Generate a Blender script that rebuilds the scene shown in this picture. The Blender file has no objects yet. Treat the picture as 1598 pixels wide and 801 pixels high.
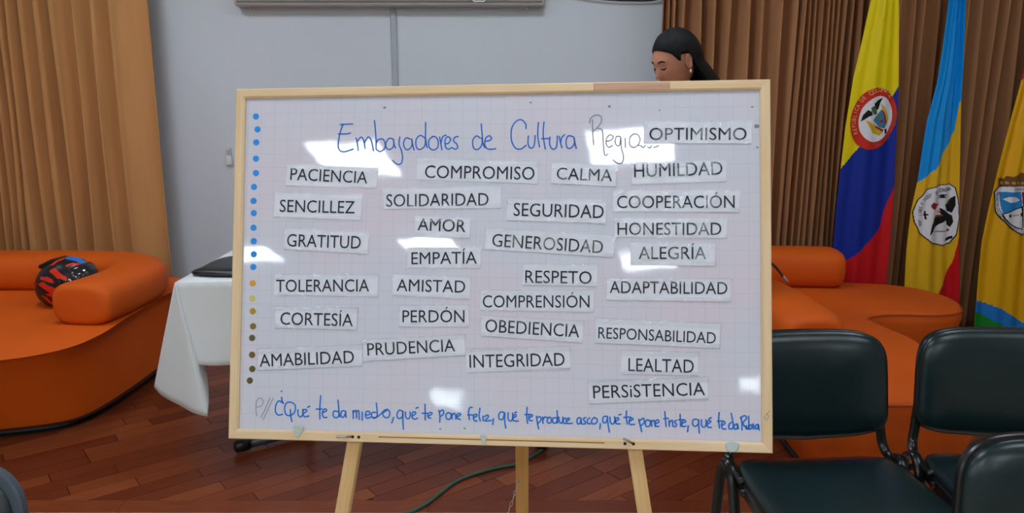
import bpy, bmesh, math, random
from mathutils import Vector, Matrix
from mathutils.geometry import tessellate_polygon
C = bpy.context.scene.collection
R = math.radians
# ------------------------------------------------------------------ camera
F, PITCH, CAMH = 1200.0, 12.0, 1.45
cam_data = bpy.data.cameras.new('camera')
cam = bpy.data.objects.new('camera', cam_data)
C.objects.link(cam)
cam.location = (0, 0, CAMH)
cam.rotation_euler = (R(90 - PITCH), 0, 0)
cam_data.sensor_width = 36
cam_data.lens = F / 1598 * 36
cam_data.clip_start = 0.02
bpy.context.scene.camera = cam
# ------------------------------------------------------------------ world, exposure, lamps
wd = bpy.data.worlds.new('world'); bpy.context.scene.world = wd
wd.use_nodes = True
wd.node_tree.nodes['Background'].inputs[0].default_value = (.75, .85, 1, 1)
wd.node_tree.nodes['Background'].inputs[1].default_value = 1.0
vs = bpy.context.scene.view_settings
vs.view_transform = 'Standard'; vs.look = 'None'; vs.gamma = 1; vs.use_curve_mapping = False
vs.exposure = 0.0
LAMP = 11.0                                     # radiance of the ceiling panels
LAMPS = [(-3.9, -1.7, 2.2), (-1.92, -1.7, 2.2), (.12, -1.65, 2.2), (2.15, -1.65, 1.6),
         (-4.1, -4.1, 2.2), (-1.98, -3.9, 2.2), (.2, -4.4, 2.2), (2.3, -4.2, 2.2),
         (-1.95, .9, 1), (.12, 1.0, 1.0), (2.15, 1.0, .8), (-4.0, 3.1, .6), (-1.95, 3.1, 1.6), (.12, 3.1, 1.6), (2.15, 3.1, .8)]
CEIL = 2.9

# ------------------------------------------------------------------ geometry helpers
th = R(PITCH)
FW = Vector((0, math.cos(th), -math.sin(th))); UP = Vector((0, math.sin(th), math.cos(th))); RT = Vector((1, 0, 0))
CO = Vector((0, 0, CAMH))
def ray(px, py): return FW * F + RT * (px - 799) + UP * (400.5 - py)
def PZ(px, py, z):
    d = ray(px, py); return CO + d * ((z - CAMH) / d.z)
def PY(px, py, y):
    d = ray(px, py); return CO + d * (y / d.y)
# the board's own frame
BC = Vector((-0.0419, 1.6669, 1.0801))
BX = Vector((0.99532968, -0.09506411, 0.0167821)); BV = Vector((0.00731711, 0.24764174, 0.96882404)); BN = BX.cross(BV)
BM = Matrix.Translation(BC) @ Matrix((BX, BV, BN)).transposed().to_4x4()
def PB(px, py):
    d = ray(px, py); t = (BC - CO).dot(BN) / d.dot(BN); p = CO + d * t - BC
    return p.dot(BX), p.dot(BV)

def tag(o, label=None, cat=None, group=None, kind=None):
    if label: o['label'] = label
    if cat: o['category'] = cat
    if group: o['group'] = group
    if kind: o['kind'] = kind
    return o
def empty(name, loc=(0, 0, 0), rz=0, mat=None):
    o = bpy.data.objects.new(name, None); C.objects.link(o); o.empty_display_size = .05
    if mat is not None: o.matrix_world = mat
    else: o.location = loc; o.rotation_euler = (0, 0, rz)
    return o
def mk(name, bm, mat, parent=None, smooth=False):
    me = bpy.data.meshes.new(name); bm.to_mesh(me); bm.free()
    return mkme(name, me, mat, parent, smooth)
def mkme(name, me, mat, parent=None, smooth=False):
    o = bpy.data.objects.new(name, me); C.objects.link(o)
    for m in (mat if isinstance(mat, (list, tuple)) else [mat]): me.materials.append(m)
    if smooth:
        me.polygons.foreach_set('use_smooth', [True] * len(me.polygons))
    if parent is not None: o.parent = parent
    return o
def auto_smooth(o, ang=35):
    me = o.data
    me.polygons.foreach_set('use_smooth', [True] * len(me.polygons))
    me.set_sharp_from_angle(angle=R(ang))
    return o
def box(bm, x0, x1, y0, y1, z0, z1, bev=0, seg=2, M=None, mi=0):
    r = bmesh.ops.create_cube(bm, size=1)
    vs_ = r['verts']
    for v in vs_:
        v.co = Vector(((x0 + x1) / 2 + v.co.x * (x1 - x0), (y0 + y1) / 2 + v.co.y * (y1 - y0), (z0 + z1) / 2 + v.co.z * (z1 - z0)))
    fs = set(f for v in vs_ for f in v.link_faces)
    if bev:
        es = list(set(e for v in vs_ for e in v.link_edges))
        q = bmesh.ops.bevel(bm, geom=es, offset=bev, segments=seg, profile=.5, affect='EDGES')
        vs_ = list(set(q['verts']) | set(v for v in vs_ if v.is_valid)); fs = set(f for v in vs_ for f in v.link_faces)
    for f in fs: f.material_index = mi
    if M is not None:
        for v in vs_: v.co = M @ v.co
    return vs_
def spline(pts, n=6, closed=False):
    pts = [Vector(p) for p in pts]; out = []; N = len(pts)
    if N < 3 and not closed: return pts
    rng = range(N if closed else N - 1)
    for i in rng:
        if closed: a, b, c, d = pts[i - 1], pts[i], pts[(i + 1) % N], pts[(i + 2) % N]
        else: a, b, c, d = pts[max(i - 1, 0)], pts[i], pts[i + 1], pts[min(i + 2, N - 1)]
        for k in range(n):
            t = k / n
            out.append(.5 * ((2 * b) + (c - a) * t + (2 * a - 5 * b + 4 * c - d) * t * t + (3 * b - a - 3 * c + d) * t ** 3))
    if not closed: out.append(pts[-1])
    return out
def tube(bm, pts, r, seg=10, prof=None, up=None, cap=True, rs=None):
    """sweep a circle (or the 2D profile) along pts"""
    pts = [Vector(p) for p in pts]
    if prof is None: prof = [(math.cos(2 * math.pi * k / seg) * r, math.sin(2 * math.pi * k / seg) * r) for k in range(seg)]
    rings = []; u = None
    for i, p in enumerate(pts):
        t = (pts[min(i + 1, len(pts) - 1)] - pts[max(i - 1, 0)]).normalized()
        if u is None:
            u = Vector(up) if up is not None else (Vector((0, 0, 1)) if abs(t.z) < .9 else Vector((1, 0, 0)))
        if up is not None: u = Vector(up)
        u = (u - t * u.dot(t)).normalized(); s = t.cross(u)
        k = rs[i] if rs else 1
        rings.append([bm.verts.new(p + s * (a * k) + u * (b * k)) for a, b in prof])
    n = len(prof)
    for a, b in zip(rings, rings[1:]):
        for k in range(n): bm.faces.new((a[k], a[(k + 1) % n], b[(k + 1) % n], b[k]))
    if cap:
        bm.faces.new(rings[0][::-1]); bm.faces.new(rings[-1])
    return rings
def lathe(bm, prof, seg=24, M=None):
    rings = []
    for r_, z in prof:
        ring = []
        for k in range(seg):
            a = 2 * math.pi * k / seg; v = Vector((r_ * math.cos(a), r_ * math.sin(a), z))
            ring.append(bm.verts.new(M @ v if M is not None else v))
        rings.append(ring)
    for a, b in zip(rings, rings[1:]):
        for k in range(seg): bm.faces.new((a[k], a[(k + 1) % seg], b[(k + 1) % seg], b[k]))
    bm.faces.new(rings[0][::-1]); bm.faces.new(rings[-1])
def disc(bm, c, r, z, seg=20, h=.0004, ex=1, rot=0):
    top = []; bot = []
    for k in range(seg):
        a = 2 * math.pi * k / seg; x, y = r * ex * math.cos(a), r * math.sin(a)
        x, y = x * math.cos(rot) - y * math.sin(rot), x * math.sin(rot) + y * math.cos(rot)
        top.append(bm.verts.new((c[0] + x, c[1] + y, z + h))); bot.append(bm.verts.new((c[0] + x, c[1] + y, z)))
    bm.faces.new(top); bm.faces.new(bot[::-1])
    for k in range(seg): bm.faces.new((bot[k], bot[(k + 1) % seg], top[(k + 1) % seg], top[k]))
def poly_prism(bm, poly, z0, z1, bev=0):
    a = sum(poly[i][0] * poly[(i + 1) % len(poly)][1] - poly[(i + 1) % len(poly)][0] * poly[i][1] for i in range(len(poly)))
    if a < 0: poly = poly[::-1]
    n = len(poly); cx = sum(p[0] for p in poly) / n; cy = sum(p[1] for p in poly) / n
    lv = [(z0, 0), (z1 - bev, 0)] + ([(z1, bev)] if bev else [])
    rings = []
    for z, ins in lv:
        ring = []
        for x, y in poly:
            d = math.hypot(x - cx, y - cy) or 1
            ring.append(bm.verts.new((x - (x - cx) / d * ins, y - (y - cy) / d * ins, z)))
        rings.append(ring)
    for a_, b in zip(rings, rings[1:]):
        for k in range(n): bm.faces.new((a_[k], a_[(k + 1) % n], b[(k + 1) % n], b[k]))
    bm.faces.new(rings[0][::-1]); bm.faces.new(rings[-1])
def xf(bm, M):
    for v in bm.verts: v.co = M @ v.co
    return bm
def inpoly(x, y, poly):
    c = False; n = len(poly)
    for i in range(n):
        x1, y1 = poly[i]; x2, y2 = poly[i - 1]
        if (y1 > y) != (y2 > y) and x < (x2 - x1) * (y - y1) / (y2 - y1) + x1: c = not c
    return c
def interp(tab, t):
    if t <= tab[0][0]:
        (a, b), (c, d) = tab[0], tab[1]
    elif t >= tab[-1][0]:
        (a, b), (c, d) = tab[-2], tab[-1]
    else:
        for (a, b), (c, d) in zip(tab, tab[1:]):
            if a <= t <= c: break
    return b + (d - b) * (t - a) / (c - a)

# ------------------------------------------------------------------ materials
def sr(c): return tuple(((x / 255) / 12.92 if x / 255 <= .04045 else ((x / 255 + .055) / 1.055) ** 2.4) for x in c)
def mat(name, col, rough=.6, spec=.5, metal=0, noise=0, nscale=8, bump=0, bscale=60, stretch=None, emit=None, coat=0, sheen=0, col2=None, coords='Object', bdist=.002, detail=4, srgb=True):
    m = bpy.data.materials.new(name); m.use_nodes = True; nt = m.node_tree; n = nt.nodes; l = nt.links
    b = n['Principled BSDF']
    c = sr(col) if srgb else col
    b.inputs['Base Color'].default_value = (*c, 1); b.inputs['Roughness'].default_value = rough
    b.inputs['Specular IOR Level'].default_value = spec; b.inputs['Metallic'].default_value = metal
    b.inputs['Coat Weight'].default_value = coat; b.inputs['Sheen Weight'].default_value = sheen
    tc = n.new('ShaderNodeTexCoord'); mp = n.new('ShaderNodeMapping'); l.new(tc.outputs[coords], mp.inputs[0])
    if stretch: mp.inputs['Scale'].default_value = stretch
    if noise or col2:
        no = n.new('ShaderNodeTexNoise'); no.inputs['Scale'].default_value = nscale; no.inputs['Detail'].default_value = detail
        l.new(mp.outputs[0], no.inputs['Vector'])
        rp = n.new('ShaderNodeValToRGB'); rp.color_ramp.elements[0].position = .3; rp.color_ramp.elements[1].position = .7
        c2 = (sr(col2) if srgb else col2) if col2 else tuple(min(1, x * (1 + noise)) for x in c)
        c1 = c if col2 else tuple(x * (1 - noise) for x in c)
        rp.color_ramp.elements[0].color = (*c1, 1); rp.color_ramp.elements[1].color = (*c2, 1)
        l.new(no.outputs[0], rp.inputs[0]); l.new(rp.outputs[0], b.inputs['Base Color'])
    if bump:
        nb = n.new('ShaderNodeTexNoise'); nb.inputs['Scale'].default_value = bscale; nb.inputs['Detail'].default_value = 3
        l.new(mp.outputs[0], nb.inputs['Vector'])
        bp = n.new('ShaderNodeBump'); bp.inputs['Strength'].default_value = bump; bp.inputs['Distance'].default_value = bdist
        l.new(nb.outputs[0], bp.inputs['Height']); l.new(bp.outputs[0], b.inputs['Normal'])
    if emit:
        b.inputs['Emission Color'].default_value = (*emit[0], 1); b.inputs['Emission Strength'].default_value = emit[1]
    return m
def attr_mat(name, rough=.7, attr='paint', **k):
    m = mat(name, (128, 128, 128), rough, **k); nt = m.node_tree
    a = nt.nodes.new('ShaderNodeAttribute'); a.attribute_name = attr
    nt.links.new(a.outputs['Color'], nt.nodes['Principled BSDF'].inputs['Base Color'])
    return m
def wood(name, c1, c2, rough=.5, axis=0, scale=6, spec=.5):
    st = [22, 22, 22]; st[axis] = 1.2
    return mat(name, c1, rough, spec=spec, col2=c2, nscale=scale, stretch=tuple(st), bump=.15, bscale=scale, detail=6, bdist=.001)

M_wall = mat('wall_paint', (206, 212, 219), .55, noise=.03, nscale=1.3, bump=.12, bscale=9, bdist=.004)
M_ceil = mat('ceiling_tile_white', (215, 215, 210), .9)
M_roomwall = mat('room_paint', (196, 190, 178), .7)
M_tile = mat('pale_floor_tile', (190, 170, 150), .35, noise=.05)
M_grout = mat('dark_joint', (38, 16, 8), .7)
M_plank = [wood('hardwood_a', (108, 50, 26), (134, 68, 38), .30, spec=.22), wood('hardwood_b', (96, 41, 21), (118, 56, 31), .30, spec=.22),
           wood('hardwood_c', (118, 58, 31), (144, 76, 43), .30, spec=.22), wood('hardwood_d', (90, 38, 20), (112, 52, 29), .30, spec=.22),
           wood('hardwood_e', (104, 47, 25), (120, 56, 31), .30, spec=.22)]
M_pine = wood('pine_rail', (226, 194, 148), (238, 212, 172), .5, 0, 3)
M_pine_v = wood('pine_stile', (224, 192, 146), (236, 210, 168), .5, 1, 3)
M_patch = wood('pinkish_splice', (196, 150, 122), (214, 172, 140), .6, 0, 5)
M_leg = wood('pine_leg', (206, 166, 108), (226, 190, 134), .5, 2, 3)
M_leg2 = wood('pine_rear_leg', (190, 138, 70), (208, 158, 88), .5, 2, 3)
M_metal = mat('steel', (190, 188, 180), .3, metal=1)
M_hole = mat('dark_hole', (40, 26, 16), .9)
M_black = mat('black_plastic', (16, 16, 18), .4)
M_blackp = mat('black_paint', (12, 13, 16), .28, spec=.6)
M_green = mat('green_black_leatherette', (12, 34, 37), .30, spec=.5, bump=.25, bscale=260, bdist=.0006, noise=.12, nscale=5)
M_orange = mat('orange_upholstery', (208, 88, 12), .65, bump=.08, bscale=300, bdist=.0006, noise=.05, nscale=3, spec=.25)
M_orange2 = mat('orange_seat_top', (196, 76, 20), .62, bump=.08, bscale=300, bdist=.0006, sheen=.08)
M_cloth = mat('white_cloth', (224, 230, 232), .8, bump=.25, bscale=5, bdist=.01, noise=.02, nscale=3)
M_curtL = mat('ochre_curtain', (194, 141, 89), .75, noise=.07, nscale=3, stretch=(6, 6, .6), bump=.2, bscale=8, bdist=.006, spec=.2)
M_curtR = mat('brown_curtain', (172, 124, 86), .75, noise=.08, nscale=3, stretch=(6, 6, .5), bump=.2, bscale=8, bdist=.006, spec=.2)
M_casing = mat('grey_casing', (176, 172, 170), .5)
M_trimw = mat('cable_cover', (172, 178, 186), .5)
M_paper = mat('printed_paper', (224, 227, 238), .6, noise=.015, nscale=30)
M_ink = mat('black_ink', (22, 26, 42), .6)
M_blue = mat('blue_marker', (10, 118, 214), .5)
M_bluedk = mat('thin_blue_marker', (14, 104, 200), .5)
M_grey = mat('grey_pencil_and_glared_ink', (128, 132, 146), .6)
M_dotb = mat('blue_sticker', (0, 142, 232), .4)
M_dotg = mat('gold_sticker', (150, 118, 40), .3, metal=.75)
M_skin = mat('skin', (188, 128, 100), .5, noise=.05, nscale=20)
M_hair = mat('black_hair', (7, 7, 9), .5, spec=.22, noise=.3, nscale=3, stretch=(30, 30, 2), bump=.6, bscale=20, bdist=.004)
M_gold = mat('pearl', (235, 225, 205), .25)

# ------------------------------------------------------------------ room shell
X0, X1, YB, YR = -5.2, 4.6, 4.7, -7.0
def wall(name, x0, x1, y0, y1, z0, z1, m):
    bm = bmesh.new(); box(bm, x0, x1, y0, y1, z0, z1)
    return tag(mk(name, bm, m), kind='structure')
wall('wall_back', X0, X1, YB, YB + .12, 0, CEIL, M_wall)
wall('wall_left', X0 - .12, X0, YR, YB, 0, CEIL, M_roomwall)
wall('wall_right', X1, X1 + .12, YR, YB, 0, CEIL, M_roomwall)
wall('ceiling', X0, X1, YR, YB, CEIL, CEIL + .1, M_ceil)
# rear wall with two small high windows (their daylight mirrors in the board)
wins = [(-2.80, -2.34, 1.56, 1.80), (1.28, 1.62, 1.88, 2.08)]
bm = bmesh.new()
xs = [X0, wins[0][0], wins[0][1], wins[1][0], wins[1][1], X1]
box(bm, xs[0], xs[1], YR - .12, YR, 0, CEIL); box(bm, xs[2], xs[3], YR - .12, YR, 0, CEIL); box(bm, xs[4], xs[5], YR - .12, YR, 0, CEIL)
for a in wins:
    box(bm, a[0], a[1], YR - .12, YR, 0, a[2]); box(bm, a[0], a[1], YR - .12, YR, a[3], CEIL)
tag(mk('wall_rear', bm, M_roomwall), kind='structure')
M_day = mat('daylight_pane', (255, 255, 255), .5, emit=((.8, .9, 1), 14))
for i, a in enumerate(wins):
    w = tag(empty('window_%d' % (i + 1), ((a[0] + a[1]) / 2, YR, a[2])), kind='structure')
    bm = bmesh.new(); hw = (a[1] - a[0]) / 2; hh = a[3] - a[2]
    for b in ((-hw, hw, 0, .02), (-hw, hw, hh - .02, hh), (-hw, -hw + .02, 0, hh), (hw - .02, hw, 0, hh)): box(bm, b[0], b[1], -.06, .005, b[2], b[3])
    mk('window_frame', bm, M_casing, w)
    bm = bmesh.new(); box(bm, -hw + .02, hw - .02, -.05, -.04, .02, hh - .02); mk('pane', bm, M_day, w)
# floor: slab, diagonal hardwood pieces, border plank, pale tile in front
bm = bmesh.new(); box(bm, X0, X1, YR, YB, -.06, -.012)
floor = tag(mk('floor', bm, M_grout), kind='structure')
bm = bmesh.new(); box(bm, X0, X1, YR, 2.466, -.012, .001)
mk('tile_field', bm, M_tile, floor)
def clip(poly, a, b, c):      # keep a*x+b*y>=c
    out = []
    for i in range(len(poly)):
        p, q = poly[i - 1], poly[i]; dp = a * p[0] + b * p[1] - c; dq = a * q[0] + b * q[1] - c
        if (dp >= 0) != (dq >= 0):
            t = dp / (dp - dq); out.append((p[0] + (q[0] - p[0]) * t, p[1] + (q[1] - p[1]) * t))
        if dq >= 0: out.append(q)
    return out
rnd = random.Random(4)
ang = R(38); ca, sa = math.cos(ang), math.sin(ang)
PW, YF = .078, 2.552
rest = bmesh.new(); planks = []
j = -40
while j < 75:
    v0 = j * PW; u = -6 + rnd.random() * .5
    while u < 7:
        L = rnd.choice((.36, .42, .5, .56))
        q = [(u, v0), (u + L - .0025, v0), (u + L - .0025, v0 + PW - .002), (u, v0 + PW - .002)]
        q = [(x * ca - y * sa, x * sa + y * ca) for x, y in q]
        for cl in ((0, 1, YF), (0, -1, -YB), (1, 0, X0), (-1, 0, -X1)):
            if q: q = clip(q, *cl)
        if len(q) >= 3:
            ar = abs(sum(q[i - 1][0] * q[i][1] - q[i][0] * q[i - 1][1] for i in range(len(q)))) / 2
            if ar > .0006:
                cx = sum(p[0] for p in q) / len(q); cy = sum(p[1] for p in q) / len(q)
                planks.append((cx, cy, q))
        u += L
    j += 1
def vis_plank(cx, cy):
    if abs(cx) > .70 * cy + .1 or cy > 4.3: return False
    if -1.25 < cx < .0 and cy > 3.05 and cy < 9: return cy < 3.0
    if cx < -1.95 and cy > 3.2: return False
    if cx > 1.2 and cy > 2.62: return False
    if -.6 < cx < 1.2 and cy > 3.05: return False
    return True
cnt = 0
for cx, cy, q in planks:
    m = rnd.choice(M_plank)
    hz = rnd.random() * .0006
    if vis_plank(cx, cy) and cnt < 300:
        bm = bmesh.new(); poly_prism(bm, [(x - cx, y - cy) for x, y in q], -.012, hz, .0008)
        # rotate the mesh so that its own X runs along the grain
        for v in bm.verts: v.co = Vector((v.co.x * ca + v.co.y * sa, -v.co.x * sa + v.co.y * ca, v.co.z))
        o = mk('floor_plank', bm, m, floor); o.location = (cx, cy, 0); o.rotation_euler = (0, 0, ang); cnt += 1
    else:
        poly_prism(rest, q, -.012, hz, .0008)
tag(mk('floor_plank_field', rest, M_plank[1], floor), kind='stuff')
x = X0
while x < X1:                                   # border plank course
    L = rnd.choice((.7, .9, 1.1)); bm = bmesh.new(); x2 = min(x + L - .002, X1)
    box(bm, 0, x2 - x, 2.469, YF - .002, -.012, .0008)
    o = mk('border_plank', bm, rnd.choice((M_plank[0], M_plank[1], M_plank[4])), floor); o.location = (x, 0, 0); x += L
# ceiling lamps
M_diff = {}
for i, (x, y, k) in enumerate(LAMPS):
    if k not in M_diff: M_diff[k] = mat('lamp_diffuser', (255, 255, 255), .5, emit=((.88, .98, 1.09), LAMP * k))
    lr = empty('ceiling_light', (x, y, CEIL))
    tag(lr, 'square flush ceiling lamp, %s, %s' % (('far left column', 'left column', 'middle column', 'right column')[0 if x < -3 else 1 if x < -1 else 2 if x < 1 else 3],
        'between board and back wall' if y > 2 else 'above the board' if y > 0 else 'first row behind the camera' if y > -3 else 'second row behind the camera'), 'lamp', 'square ceiling lamps')
    bm = bmesh.new(); h = .3
    for b in ((-h, h, -h, -h + .015), (-h, h, h - .015, h), (-h, -h + .015, -h, h), (h - .015, h, -h, h)): box(bm, b[0], b[1], b[2], b[3], -.02, 0)
    mk('frame', bm, M_trimw, lr)
    bm = bmesh.new(); box(bm, -h + .015, h - .015, -h + .015, h - .015, -.014, -.004); mk('diffuser', bm, M_diff[k], lr)

# ------------------------------------------------------------------ things on the back wall
s = empty('wall_screen', PY(608, 10, YB - .05))
s.location.z = PY(608, 10, YB - .09).z
tag(s, 'long grey wall-mounted screen seen only by its lower edge above the board', 'screen')
xa, xb = PY(364, 5, YB - .09).x - s.location.x, PY(851, 5, YB - .09).x - s.location.x
bm = bmesh.new(); box(bm, xa, xb, -.04, .045, 0, .75, .02, 3); auto_smooth(mk('housing', bm, M_casing, s))
bm = bmesh.new(); box(bm, xa + .02, xb - .02, -.046, -.038, .022, .034, .003, 2); mk('edge_strip', bm, mat('strip_grey', (120, 112, 108), .5), s)
for x in (xa + .085, xb - .1):
    bm = bmesh.new(); lathe(bm, [(.007, 0), (.007, .012), (.004, .016)], 12, Matrix.Translation((x, -.0, -.012))); mk('screw', bm, M_metal, s)
bm = bmesh.new(); p0 = [PY(735, -20, YB - .13), PY(738, 0, YB - .13), PY(748, 2, YB - .13), PY(757, 0, YB - .13), PY(762, -22, YB - .13)]
tube(bm, spline(p0, 8), .004, 8); tag(mk('cable', bm, M_cloth, None, True), 'small loop of white cable hanging over the grey screen edge', 'cable')
bm = bmesh.new(); p0 = [PY(890, -8, YB - .03), PY(940, -1, YB - .03), PY(985, 1, YB - .03), PY(1020, 0, YB - .03), PY(1050, -8, YB - .03)]
tube(bm, spline(p0, 8), .005, 8); tag(mk('cable', bm, M_black, None, True), 'dark cable sagging along the wall at the top, left of the brown curtain', 'cable')
tx = PY(615, 60, YB).x; bm = bmesh.new(); box(bm, tx - .017, tx + .017, YB - .014, YB, 0.02, 2.1, .003, 1)
tag(mk('trim_1', bm, M_trimw), kind='structure')
bm = bmesh.new(); box(bm, X0, X1, YB - .012, YB, 0, .08); tag(mk('baseboard_back', bm, M_trimw), kind='structure')
p = PY(357.5, 258, YB - .02); r_ = empty('wall_holder', (p.x, YB, p.z)); tag(r_, 'small white holder fixed on the wall left of the board', 'wall holder')
bm = bmesh.new(); box(bm, -.018, .018, -.022, 0, 0, .055, .004, 2); auto_smooth(mk('cradle', bm, mat('off_white_plastic', (214, 214, 212), .4), r_))
bm = bmesh.new(); box(bm, -.014, .014, -.016, -.003, .03, .105, .003, 2); auto_smooth(mk('handset', bm, mat('pale_plastic', (196, 200, 204), .4), r_))
bm = bmesh.new(); box(bm, -.008, .008, -.0185, -.015, .062, .092, .001, 1); mk('window', bm, M_casing, r_)

# ------------------------------------------------------------------ curtains
def curtain(name, ridges, yc, depth, m, label, ridge_w=.024, mirror=False, flat_end=None):
    """ridges: list of (x_top, x_bottom); sawtooth pleats, the short face turned to the room's middle"""
    rr = random.Random(len(ridges)); NZ = 26; bm = bmesh.new(); rows = []
    z0, z1 = .03, 2.78
    prof = []                     # (ridge index fraction, depth)
    n = len(ridges)
    dd = [depth * (.7 + .6 * rr.random()) for _ in ridges]; wob = [rr.random() * 6 for _ in ridges]
    for k in range(NZ + 1):
        t = k / NZ; z = z1 + (z0 - z1) * t; row = []
        X = [a + (b - a) * t + .006 * math.sin(3.1 * t * 2 + wob[i]) for i, (a, b) in enumerate(ridges)]
        for i in range(n - 1):
            a, b = X[i], X[i + 1]; w = b - a; d = dd[i] * (.3 if w > .14 else 1) * (1 + .15 * math.sin(4 * t + wob[i])) * min(1, w / .05)
            rw = min(ridge_w, w * .4) / w
            if mirror: seq = [(0, -d * .95), (rw * .25, -d), (rw * .55, -d * .6), (rw, d * .55), (rw + .05, d * .7)] + [(rw + .05 + (.95 - rw) * q / 6, d * .7 - (d * 1.6) * ((q / 6) ** 1.5)) for q in range(1, 6)]
            else: seq = [(0, -d * .9)] + [(.02 + (.95 - rw) * (1 - q / 6), d * .7 - (d * 1.6) * ((q / 6) ** 1.5)) for q in range(5, 0, -1)] + [(1 - rw - .03, d * .7), (1 - rw, d * .6), (1 - rw * .6, -d * .4), (1 - rw * .2, -d * .95)]
            for u, y in seq: row.append((a + w * u, yc + y, z))
        row.append((X[-1], yc - .02, z)); rows.append([bm.verts.new(v) for v in row])
    for a, b in zip(rows, rows[1:]):
        for i in range(len(a) - 1): bm.faces.new((a[i], b[i], b[i + 1], a[i + 1]))
    o = mk(name, bm, m, None, True)
    s_ = o.modifiers.new('s', 'SOLIDIFY'); s_.thickness = .003
    tag(o, label, 'curtain'); return o
YC = 4.52
def cx(px, py): return PY(px, py, YC).x
def ridge_list(tops, y_top, bots, y_bot):
    out = []
    for a, b in zip(tops, bots):
        A = PY(a, y_top, YC); B = PY(b, y_bot, YC); s_ = (B.x - A.x) / (B.z - A.z)
        out.append((A.x + (2.78 - A.z) * s_ * .55, B.x + (.03 - B.z) * s_ * .4))
    return out
lt = [-165, -148, -130, -112, -95, -78, -60, -45, -30, -18, -5, 8, 22, 37, 65, 92, 120, 150, 180, 231]
lb = [-110, -96, -80, -64, -48, -33, -18, -4, 8, 20, 32, 50, 66, 85, 110, 136, 162, 188, 215, 270]
curtain('curtain', ridge_list(lt, 0, lb, 395), YC, .075, M_curtL, 'ochre pleated floor-length curtain behind the left orange sofa')
rt = [1032, 1041, 1050, 1064, 1090, 1112, 1134, 1164, 1187, 1216, 1240, 1250, 1260, 1271, 1281, 1290, 1299, 1308, 1316, 1326, 1337, 1350, 1368, 1384, 1402, 1420, 1440, 1458, 1475, 1500, 1523, 1543, 1560, 1580, 1604, 1625, 1650, 1680, 1720]
rb = [(a + (804 - a) / 6100 * 390 + (3 * math.sin(i * 2.1) if i else 0)) for i, a in enumerate(rt)]
curtain('curtain', ridge_list(rt, 0, rb, 390), YC, .07, M_curtR, 'brown pleated floor-length curtain behind the flags and right sofa', mirror=True, ridge_w=.022)
for nm, xa, xb, lab in (('curtain_rod', -3.6, -2.0, 'rod carrying the ochre curtain, above the frame'), ('curtain_rod', .85, 3.8, 'rod carrying the brown curtain, above the frame')):
    bm = bmesh.new(); tube(bm, [(xa, YC, 2.80), (xb, YC, 2.80)], .014, 12); tag(mk(nm, bm, M_metal, None, True), lab, 'curtain rod')

# ------------------------------------------------------------------ whiteboard
M_board = mat('whiteboard_laminate', (198, 198, 211), .045, spec=.5)
nt = M_board.node_tree; n = nt.nodes; l = nt.links; b = n['Principled BSDF']
tc = n.new('ShaderNodeTexCoord'); sp = n.new('ShaderNodeSeparateXYZ'); l.new(tc.outputs['Object'], sp.inputs[0])
def math_(op, a, bb, cc=None):
    q = n.new('ShaderNodeMath'); q.operation = op
    for i, v in enumerate((a, bb, cc)):
        if v is None: continue
        if isinstance(v, (int, float)): q.inputs[i].default_value = v
        else: l.new(v, q.inputs[i])
    return q.outputs[0]
lines = []
for ax, off in (('X', .5876), ('Y', .392)):
    fr = math_('FRACT', math_('DIVIDE', math_('ADD', sp.outputs[ax], off), .0313), 0)
    lines.append(math_('LESS_THAN', math_('ABSOLUTE', math_('SUBTRACT', fr, .5), 0), .022))
g = math_('MAXIMUM', lines[0], lines[1])
no = n.new('ShaderNodeTexNoise'); no.inputs['Scale'].default_value = 3.2; l.new(tc.outputs['Object'], no.inputs['Vector'])
pk = n.new('ShaderNodeValToRGB'); l.new(no.outputs[0], pk.inputs[0])
pk.color_ramp.elements[0].position = .42; pk.color_ramp.elements[0].color = (*sr((212, 216, 228)), 1)
pk.color_ramp.elements[1].position = .68; pk.color_ramp.elements[1].color = (*sr((220, 212, 224)), 1)
mx = n.new('ShaderNodeMix'); mx.data_type = 'RGBA'; mx.inputs['B'].default_value = (*sr((186, 186, 204)), 1)
l.new(pk.outputs[0], mx.inputs['A']); l.new(math_('MULTIPLY', g, .33), mx.inputs['Factor']); l.new(mx.outputs['Result'], b.inputs['Base Color'])
nb = n.new('ShaderNodeTexNoise'); nb.inputs['Scale'].default_value = 5; nb.inputs['Detail'].default_value = 3; l.new(tc.outputs['Object'], nb.inputs['Vector'])
bp = n.new('ShaderNodeBump'); bp.inputs['Strength'].default_value = .5; bp.inputs['Distance'].default_value = .0013
l.new(nb.outputs[0], bp.inputs['Height']); l.new(bp.outputs[0], b.inputs['Normal'])

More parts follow.
